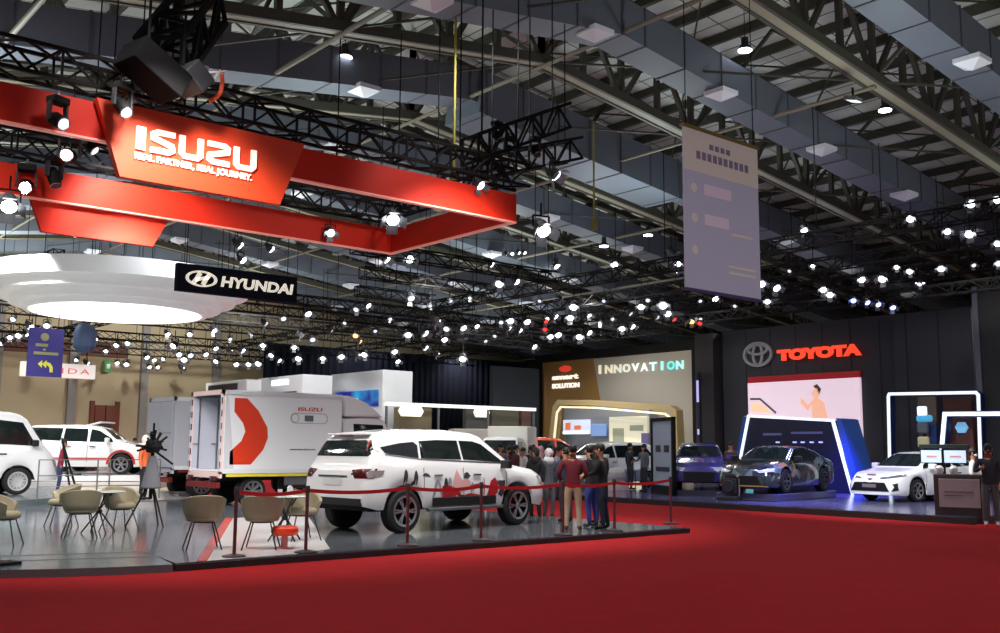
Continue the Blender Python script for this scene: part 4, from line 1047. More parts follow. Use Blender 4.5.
# white SUV on the platform
def suv():
    L, W = 4.8, 1.87
    roof = [(-2.4, .98), (-2.36, 1.10), (-2.28, 1.16), (-2.18, 1.42), (-2.02, 1.70), (-1.85, 1.775), (-1.2, 1.83), (-.3, 1.845), (.4, 1.80), (.62, 1.74), (1.36, 1.22), (1.42, 1.19), (2.0, 1.10), (2.26, 1.0), (2.36, .86), (2.4, .70)]
    belt = [(-2.4, 1.02), (-2.2, 1.22), (-1.0, 1.24), (.6, 1.17), (1.3, 1.1), (2.2, .93), (2.4, .66)]
    sill = [(-2.4, .5), (-2.1, .42), (-1.9, .42), (1.9, .40), (2.2, .36), (2.4, .45)]
    c = Car('suv', 'white seven seat SUV with cartoon prints on its doors on the low platform', 'car', L, W, roof, belt, sill, [(-1.50, .385), (1.45, .385)], tum=.34, ww=.26, nose=.5, tail=.4, endw=.72)
    s = c.sides
    s('side_window', [(-1.98, 1.50), (-1.9, 1.40), (-1.6, 1.33), (-1.14, 1.31), (-1.10, 1.54), (-1.18, 1.60), (-1.5, 1.575)], M_glass)
    s('side_window', [(-1.08, 1.305), (-.06, 1.28), (-.06, 1.635), (-.6, 1.64), (-1.04, 1.615), (-1.02, 1.5)], M_glass)
    s('side_window', [(-.01, 1.28), (1.1, 1.22), (1.04, 1.27), (.58, 1.57), (.36, 1.625), (-.01, 1.635)], M_glass)
    s('window_line', [(-1.9, 1.365), (-1.1, 1.28), (1.12, 1.195), (1.12, 1.215), (-1.1, 1.3), (-1.9, 1.385)], M_chrome, .008)
    c.decal('rear_window', [(-.74, 1.34), (.74, 1.34), (.80, 1.42), (.64, 1.62), (-.64, 1.62), (-.80, 1.42)], 'x-', M_glass)
    c.decal('windscreen', [(-.70, 1.26), (.70, 1.26), (.58, 1.70), (-.58, 1.70)], 'x+', M_glass)
    for sd in (-1, 1):
        c.decal('tail_lamp', [(sd*.50, 1.10), (sd*.90, 1.13), (sd*.90, .96), (sd*.62, .97)], 'x-', M_tail, .012)
        c.decal('tail_lamp_side', [(-2.34, 1.10), (-1.98, 1.10), (-2.02, 1.02), (-2.3, .96)], 'y-' if sd < 0 else 'y+', M_tailc, .012)
        c.decal('head_lamp', [(sd*.45, .86), (sd*.88, .96), (sd*.9, .80), (sd*.5, .78)], 'x+', M_head, .012)
        MB().mm((-.98, sd*(c.hw+.02)-.05, .36), (.95, sd*(c.hw+.02)+.05, .42)).build('side_step', M_steel, c.t, bevel=.015)
        MB().mm((-.85, sd*(c.hw+.005)-.012, .44), (.8, sd*(c.hw+.005)+.012, .60)).build('sill_guard', M_trimb, c.t, bevel=.01)
    c.decal('number_plate', [(-.26, .84), (.26, .84), (.26, .95), (-.26, .95)], 'x-', mat('plate_white', (220, 220, 218), .5), .014)
    c.decal('tailgate_trim', [(-.42, .98), (.42, .98), (.42, 1.005), (-.42, 1.005)], 'x-', M_chrome, .015)
    c.decal('badge', [(-.70, 1.02), (-.52, 1.02), (-.52, 1.05), (-.70, 1.05)], 'x-', M_trimb, .015)
    c.decal('rear_bumper', [(-.8, .50), (.8, .50), (.8, .62), (-.8, .62)], 'x-', M_trimb, .012)
    c.decal('grille', [(-.42, .62), (.42, .62), (.5, .88), (-.5, .88)], 'x+', M_trimb, .012)
    MB().mm((-2.12, -.55, 1.715), (-1.9, .55, 1.75)).build('roof_spoiler', M_carw, c.t, bevel=.01)
    MB().mm((-2.14, -.18, 1.69), (-2.1, .18, 1.715)).build('brake_light', M_tail, c.t)
    c.mirror(1.0, 1.12); c.handles((-.72, .28), 1.0); c.seams((-.06,), .50, 1.13); c.seams((-1.06,), .72, 1.14); c.seams((1.1,), .5, 1.05)
    # printed graphics on the doors
    dk = mat('print_dark', (52, 56, 62), .5); rd = mat('print_red', (178, 26, 34), .5); pk = mat('print_pink', (222, 168, 170), .5); gr = mat('print_grey', (150, 152, 158), .5)
    def g(poly, m, name='door_print'):
        c.decal(name, poly, 'y-', m, .007)
    def figure(x, z, h, m):
        g([(x-.03, z+h*.85), (x, z+h), (x+.03, z+h*.85), (x+.05, z+h*.5), (x+.03, z+h*.02), (x+.01, z+.0), (x, z+h*.4), (x-.02, z), (x-.05, z+h*.02), (x-.05, z+h*.5)], m)
    figure(-1.50, .86, .26, dk); figure(-1.26, .84, .26, dk)
    g([(-1.38, .86), (-1.32, .92), (-1.28, .86), (-1.33, .82)], dk); g([(-1.12, 1.0), (-1.02, 1.05), (-.94, 1.02), (-.9, .97), (-.98, .985)], dk)
    g([(-.86, .60), (-.80, .86), (-.74, .93), (-.66, .86), (-.60, .62), (-.64, .62), (-.72, .86), (-.8, .62)], gr)
    figure(-.52, .74, .22, dk); figure(-.42, .80, .16, gr); figure(.16, .66, .2, gr)
    g([(-.60, .56), (-.5, .66), (-.4, .58), (-.2, .64), (0, .56), (.3, .60), (.42, .55)], dk)
    g([(.56, .60), (.62, .78), (.66, .62)], dk)
    g([(-.62, .60), (-.62, .80), (-.5, .84), (-.38, .80), (-.2, .74), (-.1, .60)], rd)
    g([(-.38, .74), (-.34, .90), (-.24, 1.10), (-.16, .98), (-.1, .90), (.02, .94), (.12, .86), (.1, .76), (-.1, .70)], pk)
    g([(-.06, .94), (-.04, 1.03), (.04, 1.05), (.12, .98), (.04, .92)], dk)
    g([(.06, .74), (.3, .78), (.36, .84), (.22, .82), (.08, .80)], rd)
    g([(-.3, .56), (.1, .66), (.5, .60), (.72, .62), (.8, .55), (.2, .53)], rd)
    g([(.46, .62), (.47, .94), (.49, .94), (.49, .62)], rd)
    g([(.56, .62), (.66, .88), (.78, .94), (.86, .84), (.86, .66), (.74, .58)], rd)
    g([(.84, .88), (1.06, .88), (.98, .82), (1.04, .64), (.96, .56), (.86, .62), (.92, .74)], dk)
    return c
sv = suv()
pr = atZ(400, 533, .1); pf = atZ(516, 527, .1)
# rear and front near wheels touch the platform at the places the photo shows
dx, dy = pf.x-pr.x, pf.y-pr.y; ang = math.atan2(dy, dx); ang = .11
ca, sa_ = math.cos(ang), math.sin(ang); wl_ = Vector((-1.50, -(.935-.13)))
sv.t.location = (pr.x-(wl_.x*ca-wl_.y*sa_), pr.y-(wl_.x*sa_+wl_.y*ca), .1); sv.t.rotation_euler = (0, 0, ang)
print('SUV', sv.t.location, ang, pr, pf)

# box trucks
def truck(name, label, open_door, paint_box, chevron=True):
    t = E(name, label, 'truck')
    Lb, Wb, z0, z1 = 3.4, 1.95, .86, 2.9
    # box: sides, roof, floor and front as one hollow shell open at the rear
    b = MB(); e = .06
    b.mm((-Lb, -Wb/2, z0), (0, -Wb/2+e, z1)).mm((-Lb, Wb/2-e, z0), (0, Wb/2, z1)).mm((-Lb, -Wb/2+e, z1-e), (0, Wb/2-e, z1)).mm((-Lb, -Wb/2+e, z0), (0, Wb/2-e, z0+e)).mm((-e, -Wb/2+e, z0+e), (0, Wb/2-e, z1-e))
    box = b.build('cargo_box', paint_box, t, bevel=.015)
    M_rail = mat('box_rail', (222, 224, 226), .35)
    r = MB()
    for sy in (-1, 1):
        r.mm((-Lb, sy*(Wb/2+.012)-.012, z1-.1), (0, sy*(Wb/2+.012)+.012, z1+.01)).mm((-Lb, sy*(Wb/2+.012)-.012, z0-.04), (0, sy*(Wb/2+.012)+.012, z0+.07))
    r.build('box_rail', M_rail, t)
    MB().mm((-Lb+.1, -Wb/2-.03, z0-.12), (0, -Wb/2, z0-.05)).build('skirt_strip', mat('yellow_strip', (226, 208, 60), .5) if chevron else mat('dark_red', (110, 16, 24), .5), t)
    MB().mm((-Lb+.1, Wb/2, z0-.12), (0, Wb/2+.03, z0-.05)).build('skirt_strip', mat('yellow_strip', (226, 208, 60), .5) if chevron else mat('dark_red', (110, 16, 24), .5), t)
    # rear frame and doors
    f = MB(); pf_ = mat('frame_pinkish', (232, 205, 200), .4) if chevron else paint_box
    for y in (-Wb/2+.05, Wb/2-.05): f.mm((-Lb-.06, y-.05, z0-.05), (-Lb, y+.05, z1+.02))
    f.mm((-Lb-.06, -Wb/2, z1-.1), (-Lb, Wb/2, z1+.02)).mm((-Lb-.06, -Wb/2, z0-.15), (-Lb, Wb/2, z0))
    fo = f.build('rear_frame', pf_, t)
    mk = MB()
    for k in range(6):
        mk.mm((-Lb-.075, Wb/2-.12, z0+.1+k*.32), (-Lb-.06, Wb/2-.0, z0+.26+k*.32)); mk.mm((-Lb-.075, -Wb/2+.0, z0+.1+k*.32), (-Lb-.06, -Wb/2+.1, z0+.26+k*.32))
    if chevron: mk.build('reflector_marks', M_tail, fo)
    M_door = mat('box_door_grey', (176, 178, 192), .4)
    for sy in (-1, 1):
        d = E('rear_door', None, None); d.parent = t; d.location = (-Lb-.07, sy*(Wb/2-.02), 0)
        w2 = Wb/2-.04
        dd = MB().mm((-.05, -w2 if sy > 0 else 0, z0+.02), (0, 0 if sy > 0 else w2, z1-.12)).build('door_leaf', M_door, d, bevel=.01)
        rr = MB()
        for q in (.25, .75):
            yy = (-w2 if sy > 0 else w2)*q; rr.tube((-.08, yy, z0+.05), (-.08, yy, z1-.15), .02, 8); rr.bar((-.08, yy, z0+.7), (-.08, yy+.14, z0+.7), .03)
        if chevron: rr.build('lock_rod', M_steel, d)
        else: MB().mm((-.055, -w2 if sy > 0 else 0, 1.86), (-.05, 0 if sy > 0 else w2, 1.88)).build('door_seam', M_steel, d)
        d.rotation_euler = (0, 0, open_door*sy)
    # chassis
    ch = MB()
    for y in (-.38, .38): ch.mm((-Lb+.1, y-.04, .62), (1.6, y+.04, .80))
    for x in (-3.2, -2.1, -1.1, 0): ch.mm((x-.05, -.38, .66), (x+.05, .38, .76)); ch.mm((x-.04, -Wb/2+.1, .80), (x+.04, Wb/2-.1, .92))
    ch.mm((-1.6, -.9, .42), (-.8, -.45, .8))
    ch.build('chassis', M_trimb, t)
    MB().mm((-1.65, -.93, .5), (-.9, -.88, .8)).mm((-.75, .5, .42), (-.2, .9, .8)).build('side_tank', M_steel, t, bevel=.02)
    rb = MB().mm((-Lb-.12, -.9, .46), (-Lb, .9, .60)).mm((-Lb+.02, -.42, .5), (-Lb+.12, -.34, .8)).mm((-Lb+.02, .34, .5), (-Lb+.12, .42, .8)); rb.build('rear_bumper', mat('dark_red', (110, 16, 24), .5), t, bevel=.01)
    for y in (-.72, .72): MB().mm((-Lb-.15, y-.14, .64), (-Lb-.08, y+.14, .76)).build('tail_lamp', M_tail, t)
    for x, yy in ((-2.5, .70), (1.0, .82)):
        for sd in (-1, 1): wheel(t, x, sd*yy, .37, .37, .22 if x > 0 else .38, sd, mat('truck_rim', (120, 120, 124), .5, .4), 8)
    # cab
    cb = Car('cab', None, None, 1.75, 1.92, [(-.875, 2.18), (-.3, 2.24), (.35, 2.22), (.52, 2.12), (.72, 1.40), (.80, 1.15), (.875, .7)], [(-.875, 1.35), (.6, 1.32), (.875, .65)],
             [(-.875, .75), (.875, .42)], [(-.02, .37)], tum=.13, paint=M_carw, nose=.2, tail=.06, endw=.86, N=60)
    for ch_ in list(cb.t.children):
        if ch_.name.startswith('wheel'):
            for g_ in list(ch_.children): bpy.data.objects.remove(g_)
            bpy.data.objects.remove(ch_)
        elif ch_.name.startswith('underbody'): bpy.data.objects.remove(ch_)
    cb.sides('side_window', [(-.55, 1.42), (.52, 1.38), (.42, 2.0), (-.55, 2.02)], M_glass)
    cb.decal('windscreen', [(-.8, 1.42), (.8, 1.42), (.74, 2.05), (-.74, 2.05)], 'x+', M_glass)
    cb.t.parent = t; cb.t.location = (1.02, 0, .12)
    if 'label' in cb.t: del cb.t['label']
    # roof air deflector
    df = MB(); pr_ = [(0, 2.33), (0.02, 2.92), (.35, 2.88), (.75, 2.72), (1.1, 2.48), (1.3, 2.33)]
    df.prism(pr_, lambda a, b_, d: Vector((a+.15, -.85+d, b_)), 1.7); df.build('air_deflector', M_carw, t, bevel=.06)
    for sd in (-1, 1): MB().box((1.7, sd*1.14, 1.75), (.08, .16, .34)).bar((1.6, sd*.94, 1.95), (1.7, sd*1.1, 1.9), .03).build('wing_mirror', M_trimb, t, bevel=.02)
    if chevron:
        F = lambda a, b_, d: Vector((a, -Wb/2-.004+d, b_))
        oc = mat('chevron_orange_red', (222, 58, 24), .35)
        mb = MB(); X = -Lb+.26
        H_ = z1-z0
        # curved arrow: outer arc right, inner notch left
        outer = [(X, z0+H_*.91), (X+.34, z0+H_*.91), (X+.66, z0+H_*.76), (X+.93, z0+H_*.55), (X+.95, z0+H_*.42), (X+.83, z0+H_*.27), (X+.5, z0+H_*.09), (X-.08, z0+H_*.09), (X-.08, z0+H_*.25), (X+.22, z0+H_*.38), (X+.32, z0+H_*.5), (X+.25, z0+H_*.6), (X, z0+H_*.74)]
        mb.prism(outer, F, .006); mb.build('side_chevron', oc, t)
        mb = MB(); mb.prism([(-Lb+.02, z0+.08), (-Lb+.3, z0+.08), (-Lb+.26, z0+.5), (-Lb+.1, z1-.2), (-Lb+.02, z1-.12)], F, .004); mb.build('grey_flash', mat('flash_grey', (206, 206, 210), .4), t)
        # round-ended badge: ring, small grey plate, red word above
        lt = mat('badge_grey', (170, 172, 170), .5)
        mb = MB(); cx, cz = -Lb+2.4, z0+H_*.68
        P_ = [(cx-.42+.13*math.cos(a), cz+.13*math.sin(a)) for a in [math.pi/2+i*math.pi/10 for i in range(11)]]+[(cx+.42+.13*math.cos(a), cz+.13*math.sin(a)) for a in [-math.pi/2+i*math.pi/10 for i in range(11)]]
        mb.strip(P_+P_[:1], .02, lambda a, b_, d: Vector((a, -Wb/2-.006+d, b_)), .006)
        P2 = [(cx-.42+.11*math.cos(i*math.pi/10), cz+.11*math.sin(i*math.pi/10)) for i in range(21)]
        mb.strip(P2, .02, lambda a, b_, d: Vector((a, -Wb/2-.006+d, b_)), .006)
        mb.build('side_badge', lt, t)
        MB().mm((cx-.14, -Wb/2-.008, cz-.08), (cx+.12, -Wb/2, cz+.08)).build('badge_plate', mat('plate_teal', (90, 106, 106), .5), t)
        text('lettering', 'ISUZU', .72, .1, oc, t, (cx-.34, -Wb/2-.006, cz+.19), bold=.02, depth=.01)
        text('small_lettering', 'www.isuzu-astra.com', .75, .045, M_trimb, t, (cx-.55, -Wb/2-.006, z0+H_*.27), depth=.01)
    return t
tr = truck('box_truck', 'white box truck with an orange-red chevron on its side and open rear doors', 1.15, M_carw)
q = atT(222, 473, 25.2); tr.location = (q.x+3.4, q.y+.97, .1); tr.rotation_euler = (0, 0, 0)
print('TRUCK', tr.location)
tr2 = truck('box_truck', 'plain grey box truck parked behind the truck with the chevron', 0.0, mat('box_grey', (188, 188, 198), .5), chevron=False)
q2 = atT(174, 468, 29); tr2.location = (q2.x+3.4, q2.y+.97, .1); tr2.rotation_euler = (0, 0, 0)
print('TRUCK2', tr2.location)

# white van at the left edge
def van(label, loc, rz, paint=M_carw, group=None, k=1.0):
    roof = [(-2.1, 1.9), (-2.0, 2.0), (-1.5, 2.05), (.9, 2.05), (1.12, 2.0), (1.3, 1.88), (1.72, 1.22), (1.86, 1.08), (2.06, .82), (2.1, .6)]
    belt = [(-2.1, 1.2), (1.2, 1.18), (1.7, 1.1), (2.1, .55)]
    sill = [(-2.1, .42), (2.1, .34)]
    c = Car('van', label, 'van', 4.2, 1.72, roof, belt, sill, [(-1.35, .33), (1.12, .33)], tum=.12, paint=paint, nose=.42, tail=.15, endw=.74, loc=loc, rz=rz, group=group, rim=mat('steel_rim', (200, 200, 202), .35, .4), spokes=12)
    c.sides('side_window', [(.62, 1.24), (1.52, 1.2), (1.18, 1.78), (.62, 1.84)], M_glass)
    c.sides('side_window', [(-.5, 1.28), (.4, 1.26), (.4, 1.84), (-.5, 1.84)], M_glass) if group else None
    c.decal('windscreen', [(-.7, 1.24), (.7, 1.24), (.62, 1.86), (-.62, 1.86)], 'x+', M_glass)
    for sd in (-1, 1): c.decal('head_lamp', [(sd*.4, .80), (sd*.76, .86), (sd*.78, .68), (sd*.44, .68)], 'x+', M_head, .012)
    c.decal('grille', [(-.4, .5), (.4, .5), (.4, .62), (-.4, .62)], 'x+', M_trimb, .012)
    c.handles((.72,), 1.0, M_trimb); c.seams((.54,), .5, 1.85); c.mirror(1.45, 1.2)
    for sd in (-1, 1): c.decal('tail_lamp', [(sd*.66, .8), (sd*.76, .8), (sd*.76, 1.25), (sd*.66, 1.25)], 'x-', M_tail, .012)
    return c
pw = atZ(15, 494.5, .25)
vn = van('white van cut off by the left edge of the photo', (pw.x-1.12*1.1, pw.y+.75, .25), 0)
vn.t.scale = (1.1,)*3

def rotate_about(c, wx, side, px, py, z, rz):
    """put the wheel (wx, side) of car c on the ground seen at (px, py)"""
    p = atZ(px, py, z); ww = Vector((wx, side*(c.hw-.13)))
    c.t.location = (p.x-(ww.x*math.cos(rz)-ww.y*math.sin(rz)), p.y-(ww.x*math.sin(rz)+ww.y*math.cos(rz)), z); c.t.rotation_euler = (0, 0, rz)
def hatch(label, L=4.3, W=1.8, H=1.6, paint=M_carw, name='car', group=None, rim=M_rimm, floating=False, wheels=None):
    roof = [(-L/2, H*.60), (-L/2+.06, H*.68), (-L/2+.35, H*.93), (-L/2+.7, H*.985), (-.2, H), (.35, H*.975), (.62, H*.93), (1.22, H*.665), (1.3, H*.65), (L/2-.35, H*.58), (L/2-.12, H*.5), (L/2, H*.40)]
    belt = [(-L/2, H*.62), (-1, H*.63), (1.2, H*.60), (L/2-.3, H*.53), (L/2, H*.38)]
    sill = [(-L/2, .34), (-L/2+.5, .26), (L/2-.5, .24), (L/2, .28)]
    c = Car(name, label, 'car', L, W, roof, belt, sill, wheels or [(-L/2+.84, .33), (L/2-.86, .33)], tum=.34, paint=paint, nose=.45, tail=.35, group=group, rim=rim, N=80)
    fr = mat('floating_roof', (24, 26, 30), .3, coat=.6) if floating else None
    if floating: c.sides('roof_pillar', [(-1.95, H*.70), (-1.2, H*.66), (-1.1, H*.93), (-1.6, H*.93)], fr, .005)
    c.sides('side_window', [(-L/2+.55, H*.70), (-.62, H*.665), (-.6, H*.92), (-1.2, H*.925), (-L/2+.75, H*.86)], M_glass)
    c.sides('side_window', [(-.54, H*.66), (.22, H*.65), (.2, H*.91), (-.52, H*.92)], M_glass)
    c.sides('side_window', [(.30, H*.65), (1.05, H*.645), (.98, H*.72), (.58, H*.87), (.3, H*.91)], M_glass)
    c.decal('windscreen', [(-.68, H*.70), (.68, H*.70), (.56, H*.92), (-.56, H*.92)], 'x+', M_glass)
    c.decal('rear_window', [(-.6, H*.70), (.6, H*.70), (.54, H*.90), (-.54, H*.90)], 'x-', M_glass)
    for sd in (-1, 1):
        c.decal('head_lamp', [(sd*.42, H*.46), (sd*.82, H*.5), (sd*.84, H*.42), (sd*.5, H*.41)], 'x+', M_head, .012)
        c.decal('tail_lamp', [(sd*.46, H*.60), (sd*.84, H*.60), (sd*.84, H*.50), (sd*.52, H*.52)], 'x-', M_tail, .012)
    c.decal('grille', [(-.45, H*.2), (.45, H*.2), (.5, H*.38), (-.5, H*.38)], 'x+', M_trimb, .012)
    c.mirror(.9, H*.64, paint); c.handles((-.35, .42), H*.56); c.seams((-.58, .26), .4, H*.64)
    return c
# white crossover with red wheel on the cream stage
cr_ = hatch('white crossover with a black rear pillar and a red wheel arch on the cream stage', 4.4, 1.8, 1.62, floating=True, rim=mat('rim_grey', (150, 150, 155), .3, .7))
rotate_about(cr_, 4.4/2-.86, -1, 121, 474.5, .66, -.60)
cp_ = E('car_plinth', 'stepped white plinth under the white crossover', 'plinth', (cr_.t.location.x, cr_.t.location.y, .24), -.60)
MB().mm((-2.5, -1.2, .22), (2.5, 1.2, .42)).build('upper_step', M_white, cp_, bevel=.01); MB().mm((-2.7, -1.6, 0), (2.7, 1.4, .2)).build('lower_step', M_wfloor, cp_, bevel=.01)
M_redarch = mat('arch_red', (196, 40, 50), .4)
x = 4.4/2-.86
arc = [(x+.47*math.cos(a), .33+.47*math.sin(a)) for a in [math.pi*i/12 for i in range(13)]]+[(x+.38*math.cos(a), .33+.38*math.sin(a)) for a in [math.pi*(12-i)/12 for i in range(13)]]
cr_.decal('wheel_arch_trim', arc, 'y-', M_redarch, .012)
cr_.decal('side_stripe', [(-1.2, .5), (.9, .5), (.9, .54), (-1.2, .54)], 'y-', M_redarch, .012)
# white hatchback with raised tailgate behind the van
hb_ = hatch('small white hatchback with its black tailgate raised behind the white van', 3.9, 1.7, 1.52)
p = atT(40, 470, 36.5); hb_.t.location = (p.x, p.y, .66)
MB_ = MB().mm((-2.2, -1, -.42), (2.2, 1, 0)).build('plinth', M_white, hb_.t)
hb_.t.location.z = .66; hb_.t.rotation_euler = (0, 0, 2.4)
g_ = E('tailgate', None, None); g_.parent = hb_.t; g_.location = (-1.45, 0, 1.5); g_.rotation_euler = (0, .25, 0)
MB().mm((-1.0, -.62, -.03), (0, .62, .05)).build('panel', M_carw, g_, bevel=.03); MB().mm((-.95, -.55, -.07), (-.1, .55, -.03)).build('inner_trim', M_trimb, g_)
# far white cars seen over the crossover roof
for (px, py, t_, rz, lb) in ((104, 466, 41, .3, 'white hatchback far behind the white crossover by the brown doorway'), (160, 466, 48, -.2, 'pale hatchback far behind the tripod in front of the beige wall')):
    c = hatch(lb, 4.1, 1.75, 1.5); p = atT(px, py, t_); c.t.location = (p.x, p.y, .24); c.t.rotation_euler = (0, 0, rz)

# white minivan inside the gold arch
mv = hatch('white minivan parked before the gold arch, nose towards the red aisle', 4.4, 1.75, 1.72)
mv.t.rotation_euler = (0, 0, R(176)); p = atT(607, 466, 38.5); mv.t.location = (p.x, p.y, .155)
# orange compact car and small white trucks in the far crowd
oc_ = hatch('orange-red compact car behind the crowd beside the gold arch', 4.0, 1.7, 1.58, paint=mat('car_orange', (226, 84, 50), .25, coat=.8))
p = atT(546, 466, 44); oc_.t.location = (p.x, p.y, .5); oc_.t.rotation_euler = (0, 0, -.5)
MB().mm((-2.1, -1, -.5), (2.1, 1, 0)).build('plinth', M_dark, oc_.t)
def mini_truck(label, px, t_, rz, orange=False):
    T_ = E('mini_truck', label, 'truck'); p = atT(px, 470, t_); T_.location = (p.x, p.y, .155); T_.rotation_euler = (0, 0, rz)
    c = Car('cab', None, None, 1.5, 1.6, [(-.75, 1.86), (.3, 1.86), (.45, 1.78), (.66, 1.1), (.75, .6)], [(-.75, 1.1), (.5, 1.08), (.75, .5)], [(-.75, .4), (.75, .35)], [(.1, .28)], tum=.1, nose=.15, tail=.05, endw=.85, N=40)
    c.sides('side_window', [(-.4, 1.18), (.42, 1.15), (.3, 1.7), (-.4, 1.7)], M_glass); c.decal('windscreen', [(-.66, 1.18), (.66, 1.18), (.6, 1.74), (-.6, 1.74)], 'x+', M_glass)
    c.t.parent = T_; c.t.location = (1.1, 0, 0)
    MB().mm((-1.5, -.8, .62), (.3, .8, 2.3)).build('cargo_box', mat('crate_orange', (224, 130, 60), .5) if orange else mat('box_cream', (228, 228, 218), .5), T_, bevel=.04)
    MB().mm((-1.45, -.35, .35), (.8, .35, .6)).build('chassis', M_trimb, T_)
    for sd in (-1, 1): wheel(T_, -.9, sd*.67, .28, .28, .16, sd, M_rimm, 8)
    return T_
mini_truck('small white box truck in front of the panel with the short emblem', 483, 46, -.5)
mini_truck('small white box truck beside the olive grey booth panel', 509, 39.5, -2.5)
mini_truck('small truck with an orange box over the roof of the white SUV', 468, 47, -2.4, True)

# white sedan on the dark edged stage, facing the aisle
def sedan():
    L, W, H = 4.63, 1.78, 1.435
    roof = [(-2.31, .92), (-2.25, 1.03), (-1.75, 1.09), (-1.5, 1.13), (-.95, 1.36), (-.6, 1.42), (-.1, H), (.25, 1.41), (.45, 1.36), (1.18, .96), (1.25, .945), (1.8, .86), (2.1, .78), (2.24, .68), (2.31, .54)]
    belt = [(-2.31, .92), (-1.7, .98), (1.1, .90), (1.9, .76), (2.31, .50)]
    sill = [(-2.31, .36), (-1.9, .22), (1.9, .18), (2.31, .2)]
    c = Car('sedan', 'white sedan facing the red aisle on the dark edged stage', 'car', L, W, roof, belt, sill, [(-1.38, .325), (1.32, .325)], tum=.40, nose=.62, tail=.4, endw=.70, N=120)
    c.sides('side_window', [(-1.35, 1.04), (-.42, .98), (-.4, 1.33), (-.8, 1.32), (-1.15, 1.2)], M_glass)
    c.sides('side_window', [(-.34, .98), (.98, .94), (.9, 1.04), (.42, 1.29), (.2, 1.34), (-.34, 1.34)], M_glass)
    c.decal('windscreen', [(-.70, 1.0), (.70, 1.0), (.70, 1.03), (.56, 1.36), (-.56, 1.36), (-.70, 1.03)], 'x+', M_glass)
    c.decal('rear_window', [(-.62, 1.14), (.62, 1.14), (.5, 1.34), (-.5, 1.34)], 'x-', M_glass)
    for sd in (-1, 1):
        c.decal('head_lamp', [(sd*.30, .675), (sd*.60, .72), (sd*.84, .78), (sd*.84, .72), (sd*.62, .665), (sd*.36, .64)], 'x+', mat('head_lamp_dark', (96, 100, 112), .1, coat=1), .014)
        c.decal('fog_lamp_recess', [(sd*.72, .50), (sd*.80, .54), (sd*.82, .34), (sd*.70, .30), (sd*.76, .42)], 'x+', M_trimb, .014)
        c.decal('tail_lamp', [(sd*.5, .9), (sd*.8, .88), (sd*.8, .78), (sd*.5, .82)], 'x-', M_tail, .014)
    c.decal('grille', [(-.52, .54), (-.44, .545), (.44, .545), (.52, .54), (.66, .30), (-.66, .30)], 'x+', M_trimb, .014)
    c.decal('number_plate', [(-.24, .40), (.24, .40), (.24, .50), (-.24, .50)], 'x+', mat('plate_grey', (120, 112, 116), .5), .03)
    c.decal('emblem', [(-.1, .64), (0, .665), (.1, .64), (0, .60)], 'x+', M_chrome, .02)
    c.decal('hood_sticker', [(-.2, .73), (.12, .73), (.12, .77), (-.2, .77)], 'x+', mat('sticker_brown', (120, 84, 66), .5), .02)
    c.mirror(.78, .94, M_carw); c.handles((-.55, .3), .82); c.seams((-.38, .95), .3, .92)
    return c
sd_ = sedan()
# near front wheel (the car's left one) at the photo's contact point
rotate_about(sd_, 1.32, 1, 915.5, 502, .155, R(171))
print('SEDAN', sd_.t.location)
# dark sports car with busy prints
M_wrap = bpy.data.materials.new('wrap_print'); M_wrap.use_nodes = True; nt = M_wrap.node_tree; b_ = nt.nodes['Principled BSDF']; b_.inputs['Roughness'].default_value = .18; b_.inputs['Coat Weight'].default_value = 1
tc = nt.nodes.new('ShaderNodeTexCoord'); v_ = nt.nodes.new('ShaderNodeTexVoronoi'); v_.inputs['Scale'].default_value = 3.2; cr = nt.nodes.new('ShaderNodeValToRGB'); cr.color_ramp.interpolation = 'CONSTANT'
el = cr.color_ramp.elements; el[0].position = 0; el[0].color = (*lin((40, 52, 52)), 1); el[1].position = .45; el[1].color = (*lin((92, 108, 108)), 1)
for pos, col in ((.56, (36, 36, 42)), (.74, (96, 44, 62)), (.79, (150, 110, 76)), (.85, (52, 62, 64))):
    e = el.new(pos); e.color = (*lin(col), 1)
nt.links.new(tc.outputs['Object'], v_.inputs['Vector']); sp = nt.nodes.new('ShaderNodeSeparateColor'); nt.links.new(v_.outputs['Color'], sp.inputs[0]); nt.links.new(sp.outputs[0], cr.inputs[0]); nt.links.new(cr.outputs[0], b_.inputs['Base Color'])
L = 4.5
roof = [(-2.25, .88), (-2.15, .98), (-1.7, 1.04), (-1.1, 1.26), (-.5, 1.36), (0, 1.37), (.3, 1.33), (1.05, .95), (1.2, .92), (1.9, .80), (2.15, .68), (2.25, .5)]
sc_car = Car('sports_car', 'low dark coupe with busy coloured prints before the dark blue backdrop', 'car', L, 1.85, roof, [(-2.25, .88), (-1.6, .96), (1.0, .88), (1.8, .74), (2.25, .48)], [(-2.25, .3), (-1.8, .2), (1.9, .18), (2.25, .18)],
   [(-1.32, .35), (1.34, .35)], tum=.42, paint=M_wrap, nose=.6, tail=.4, endw=.7, N=110, rim=mat('rim_dark', (90, 92, 98), .3, .8), ww=.26)
c = sc_car
c.sides('side_window', [(-1.25, 1.05), (.9, .93), (.8, 1.02), (.3, 1.26), (-.5, 1.3), (-1.0, 1.2)], M_glass)
c.decal('windscreen', [(-.70, .99), (.70, .99), (.54, 1.30), (-.54, 1.30)], 'x+', M_glass); c.decal('rear_window', [(-.6, 1.05), (.6, 1.05), (.5, 1.24), (-.5, 1.24)], 'x-', M_glass)
for sd in (-1, 1):
    c.decal('head_lamp', [(sd*.40, .64), (sd*.82, .72), (sd*.84, .62), (sd*.5, .58)], 'x+', M_head, .014); c.decal('tail_lamp', [(sd*.4, .86), (sd*.82, .86), (sd*.82, .76), (sd*.4, .78)], 'x-', M_tail, .014)
c.decal('grille', [(-.55, .24), (.55, .24), (.45, .5), (-.45, .5)], 'x+', M_trimb, .014)
